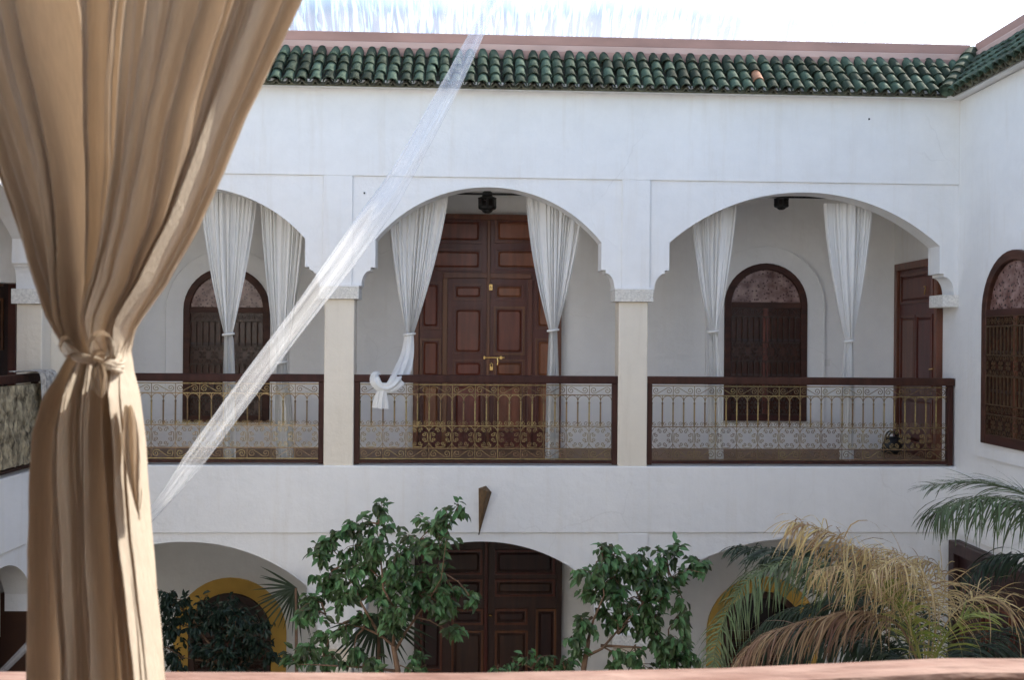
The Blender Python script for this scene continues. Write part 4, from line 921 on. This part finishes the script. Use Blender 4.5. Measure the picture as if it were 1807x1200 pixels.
frond(palm2, O2, [(1960, 1120), (1900, 1040), (1820, 985), (1750, 985), (1700, 1030)], 6.9, .40, PALMD, 15, n=50, w=.015, start=.25, droop=.9, dys=[0, .3, .5, .6, .6])
# fan palm and spiky dracaena in the lower gallery
def spiky(name, label, cat, px, py, Y, n, ln, m, seed, a0, a1, w=.022, dy=.4):
    rd = random.Random(seed); c = at(px, py, Y); t = thing(name, label, cat, loc=(c.x, Y, 0))
    obj('stem', MB().tube([(0, 0, 0), (.02, 0, c.z*.5), (0, 0, c.z)], [.03, .022, .014], 7), BARK, t)
    for k in range(n):
        a = a0+(a1-a0)*(k+rd.uniform(-.3, .3))/(n-1); d = Vector((math.cos(a), rd.uniform(-dy, dy), math.sin(a))).normalized(); l = ln*rd.uniform(.8, 1.15)
        s = d.cross(Vector((0, 1, 0))).normalized(); b = Vector((0, 0, c.z)); mb = MB(); row = []
        for j in range(6):
            g = j/5; p = b+d*l*g+Vector((0, 0, -.10*l*g*g)); ww = w*.5*math.sin(PI*min(1, .2+.8*g))+.0008
            row += [p-s*ww, p+Vector((0, -.003, 0)), p+s*ww]
        mb.add(row, [(3*j+q, 3*j+q+1, 3*j+q+4, 3*j+q+3) for j in range(5) for q in range(2)])
        obj('leaf_blade', mb, m, t, fix=False)
    return t
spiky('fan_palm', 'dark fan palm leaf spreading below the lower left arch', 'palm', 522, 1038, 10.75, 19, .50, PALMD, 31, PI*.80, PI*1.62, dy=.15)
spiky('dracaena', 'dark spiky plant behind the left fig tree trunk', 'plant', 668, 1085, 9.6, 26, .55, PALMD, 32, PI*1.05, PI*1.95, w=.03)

# ------------------------------------------------------------------ plastic roll hanging across the courtyard
pl = [(905, -90, 18, 6.6), (868, 5, 21, 6.4), (850, 40, 23, 6.3), (790, 160, 31, 6.1), (705, 310, 38, 5.9), (640, 405, 44, 5.8), (555, 525, 40, 6.0), (440, 680, 38, 6.6), (340, 815, 32, 7.5), (272, 903, 20, 8.1), (150, 1035, 14, 8.8), (30, 1160, 12, 9.3), (-60, 1250, 10, 9.7)]
ps = catmull([Vector(at(a, b, y)) for a, b, w, y in pl], 9); wsx = catmull([Vector((w*y/FPX/2, 0, 0)) for a, b, w, y in pl], 9)
rows = []
for i, p in enumerate(ps):
    tg = (ps[min(i+1, len(ps)-1)]-ps[max(i-1, 0)]).normalized(); sdv = tg.cross(Vector((0, 1, 0))).normalized(); nn = tg.cross(sdv); w = wsx[i].x; row = []
    for k in range(41):
        a = 2*PI*k/40+.02*i; f = 1+.16*noise.noise((math.cos(a)*1.6, math.sin(a)*1.6, i*.10))+.10*math.sin(5*a+i*.06)+.05*math.sin(9*a-i*.09)
        row.append(p+sdv*w*f*math.cos(a)+nn*w*f*.6*math.sin(a))
    rows.append(row)
hem_streaks(FILM)
ro = tag(obj('plastic_roll', MB().grid(rows, uv=True), STRIP, None, smooth=True, fix=False), 'crumpled clear plastic roll slung diagonally across the courtyard', 'plastic sheet')
# clear plastic canopy tied to the parapets
rows = []
NX, NY = 120, 60
for j in range(NY+1):
    v = j/NY; y = 11.62-13.2*v; row = []
    z = tZ+.20 + 3.0*(1-(1-min(1, v/.5))**2.0) if v < .5 else tZ+.20+3.0-2.6*((v-.5)/.5)**2
    for i in range(NX+1):
        u = i/NX; x = -7.2+14.6*u
        fl = min(1, v*14)
        row.append((x, y, z+fl*(.05*noise.noise((x*1.3, y*.5, 2))+.018*math.sin(x*9+2*noise.noise((x, y, 0))))))
    rows.append(row)
tag(obj('plastic_canopy', MB().grid(rows, uv=True), FILM, None, smooth=True, fix=False), 'wrinkled clear plastic sheet stretched over the courtyard above the parapet', 'canopy')

# ------------------------------------------------------------------ beige curtain beside us
YC = 1.68
EL = [(-1150, -560), (-500, -350), (-150, -215), (0, -135), (200, -42), (300, 0), (400, 38), (500, 74), (580, 103), (622, 116), (655, 108), (700, 88), (760, 66), (850, 59), (950, 57), (1200, 55), (1500, 48), (2010, 38)]
ER = [(-1150, 1010), (-500, 790), (-150, 612), (0, 536), (120, 478), (200, 438), (300, 396), (400, 350), (500, 292), (580, 232), (622, 214), (655, 217), (700, 228), (760, 237), (850, 244), (950, 253), (1200, 279), (1500, 305), (2010, 335)]
base = at(165, 622, YC)
fc = thing('linen_curtain', 'large blurred beige linen curtain tied with a knot close to us', 'curtain', loc=(base.x, YC, ZN-.02))
OC = Vector((base.x, YC, ZN-.02))
rows = []; U = 420
ys = [-1150, -900, -700, -550, -420, -320, -240] + list(range(-180, 560, 20)) + list(range(560, 720, 8)) + list(range(720, 1240, 20)) + [1280, 1340, 1420, 1520, 1640, 1780, 1900, 2005]
KU = [(0, 0), (.05, .022), (.10, .034), (.15, .008), (.18, .004), (.23, .038), (.28, .034), (.315, -.02), (.345, -.052), (.38, -.03), (.42, .016), (.45, .028), (.48, .002), (.505, -.006), (.54, .030), (.62, .050), (.70, .044), (.745, .020), (.77, .026), (.80, .004), (.86, .026), (.905, .030), (.935, -.012), (.955, .006), (.975, -.014), (1, -.002)]
KD = [(0, -.01), (.06, .016), (.12, .030), (.18, -.016), (.23, -.048), (.28, -.012), (.36, .034), (.46, .042), (.53, .016), (.56, .022), (.62, .036), (.67, -.004), (.72, -.034), (.77, -.004), (.80, .024), (.835, .006), (.87, .0), (.93, .030), (.97, .012), (1, -.02)]
def keyed(t, u):
    for (a, b), (c, d) in zip(t, t[1:]):
        if a <= u <= c:
            k = (u-a)/(c-a); k = k*k*(3-2*k); return b+(d-b)*k
    return t[-1][1]
def cl_fold(u, py):
    q = min(1, max(0, u+(.010*math.sin(py*.005+u*11)+.006*math.sin(py*.013+u*23))*min(1, u*6, (1-u)*6)))
    a, b = keyed(KU, q), keyed(KD, q)
    k = min(1, max(0, (py-585)/70.0)); k = k*k*(3-2*k)
    return a*(1-k)+b*k + .0045*math.sin(2*PI*19*q+.004*py+3*math.sin(q*7)) + .0022*math.sin(2*PI*41*q-.003*py+2*math.sin(q*13)), 0
for py in ys:
    l, r = tab(EL, py), tab(ER, py); row = []
    k = max(0, 1-abs(py-622)/520.0)
    kn = max(0, 1-abs(py-625)/70.0)
    amp = (.040 if py < 622 else .034)*(1-.35*k)
    for i in range(U+1):
        u = i/U; s, c = cl_fold(u, py)
        nf = 8 if py < 622 else 6
        uu = u + .45/nf/2/PI*2.2*c*(.5 if 0 < u < 1 else 0)*min(1, u*8, (1-u)*8)
        px = l+(r-l)*uu
        wr = .004*noise.noise((u*9, py*.012, 3))*(1+2*k) + .0016*noise.noise((u*30, py*.05, 7))
        dpt = -s*2.0*(1-.45*kn) + wr
        # round the bunch near the knot
        dpt += kn*.03*((2*u-1)**2)
        q = at(px, py, YC+dpt*0); row.append((q.x-OC.x, dpt, q.z-OC.z))
    rows.append(row)
obj('cloth', MB().grid(rows), LINEN, fc, smooth=True, fix=False)
# tie band, knot loops and ends
def cpt(px, py, dy): q = at(px, py, YC+dy); return Vector((q.x-OC.x, dy, q.z-OC.z))
for q in range(3):
    o_ = 7*q-7
    band = catmull([cpt(110, 604+o_, .04), cpt(113, 611+o_, -.03), cpt(135, 627+o_*.8, -.070-.004*q), cpt(165, 638+o_*.6, -.080), cpt(195, 645+o_*.8, -.072), cpt(213, 649+o_, -.03), cpt(216, 644+o_, .04)], 6)
    obj('tie_band', MB().tube(band, [.0042+.0012*math.sin(i*.8+q*2)+.0006*math.sin(i*2.3) for i in range(len(band))], 9, flat=.8), LINEN, fc, smooth=True, fix=False)
# bow: two gathered cloth loops made of a folded strip
def bow(cx, cy, rx, ry, wd, dy, a0, a1, nm):
    rows = []
    for j in range(33):
        a = a0+(a1-a0)*j/32; row = []
        for i in range(13):
            f = i/12-.5; pinch = .35+.65*math.sin(PI*j/32)
            row.append(cpt(cx+rx*math.cos(a)+f*wd*.25*pinch, cy-ry*math.sin(a)+f*wd*pinch*.35, dy-.012*math.sin(PI*j/32)+f*.045*pinch+.003*math.sin(i*1.9+j*.5)))
        rows.append(row)
    obj(nm, MB().grid(rows), LINEN, fc, smooth=True, fix=False)
bow(180, 612, 21, 25, 26, -.095, -PI*.45, PI*1.40, 'knot_loop')
bow(118, 612, 12, 17, 22, -.075, PI*.1, PI*1.75, 'knot_loop')
bow(176, 630, 13, 10, 22, -.092, -PI*.2, PI*1.6, 'knot')
rows = []
for j in range(16):
    v = j/15; w = 3+12*max(0, math.sin(PI*min(1, v*.98+.04)))**.7
    rows.append([cpt(172+6*v+(-w+2*w*i/10), 640+62*v, -.082-.01*math.sin(i*1.4+v*2)) for i in range(11)])
obj('tie_end', MB().grid(rows), LINEN, fc, smooth=True, fix=False)
rows = []
for j in range(30):
    v = j/29; w = 2+16*max(0, math.sin(PI*min(1, v*1.02+.05)))**.7*(1-.35*v)
    rows.append([cpt(226+20*v+(-w+2*w*i/12), 715+200*v+6*math.sin(i*1.3)*v, -.05+.014*math.sin(i*.9+v*5)) for i in range(13)])
obj('ruffle', MB().grid(rows), LINEN, fc, smooth=True, fix=False)
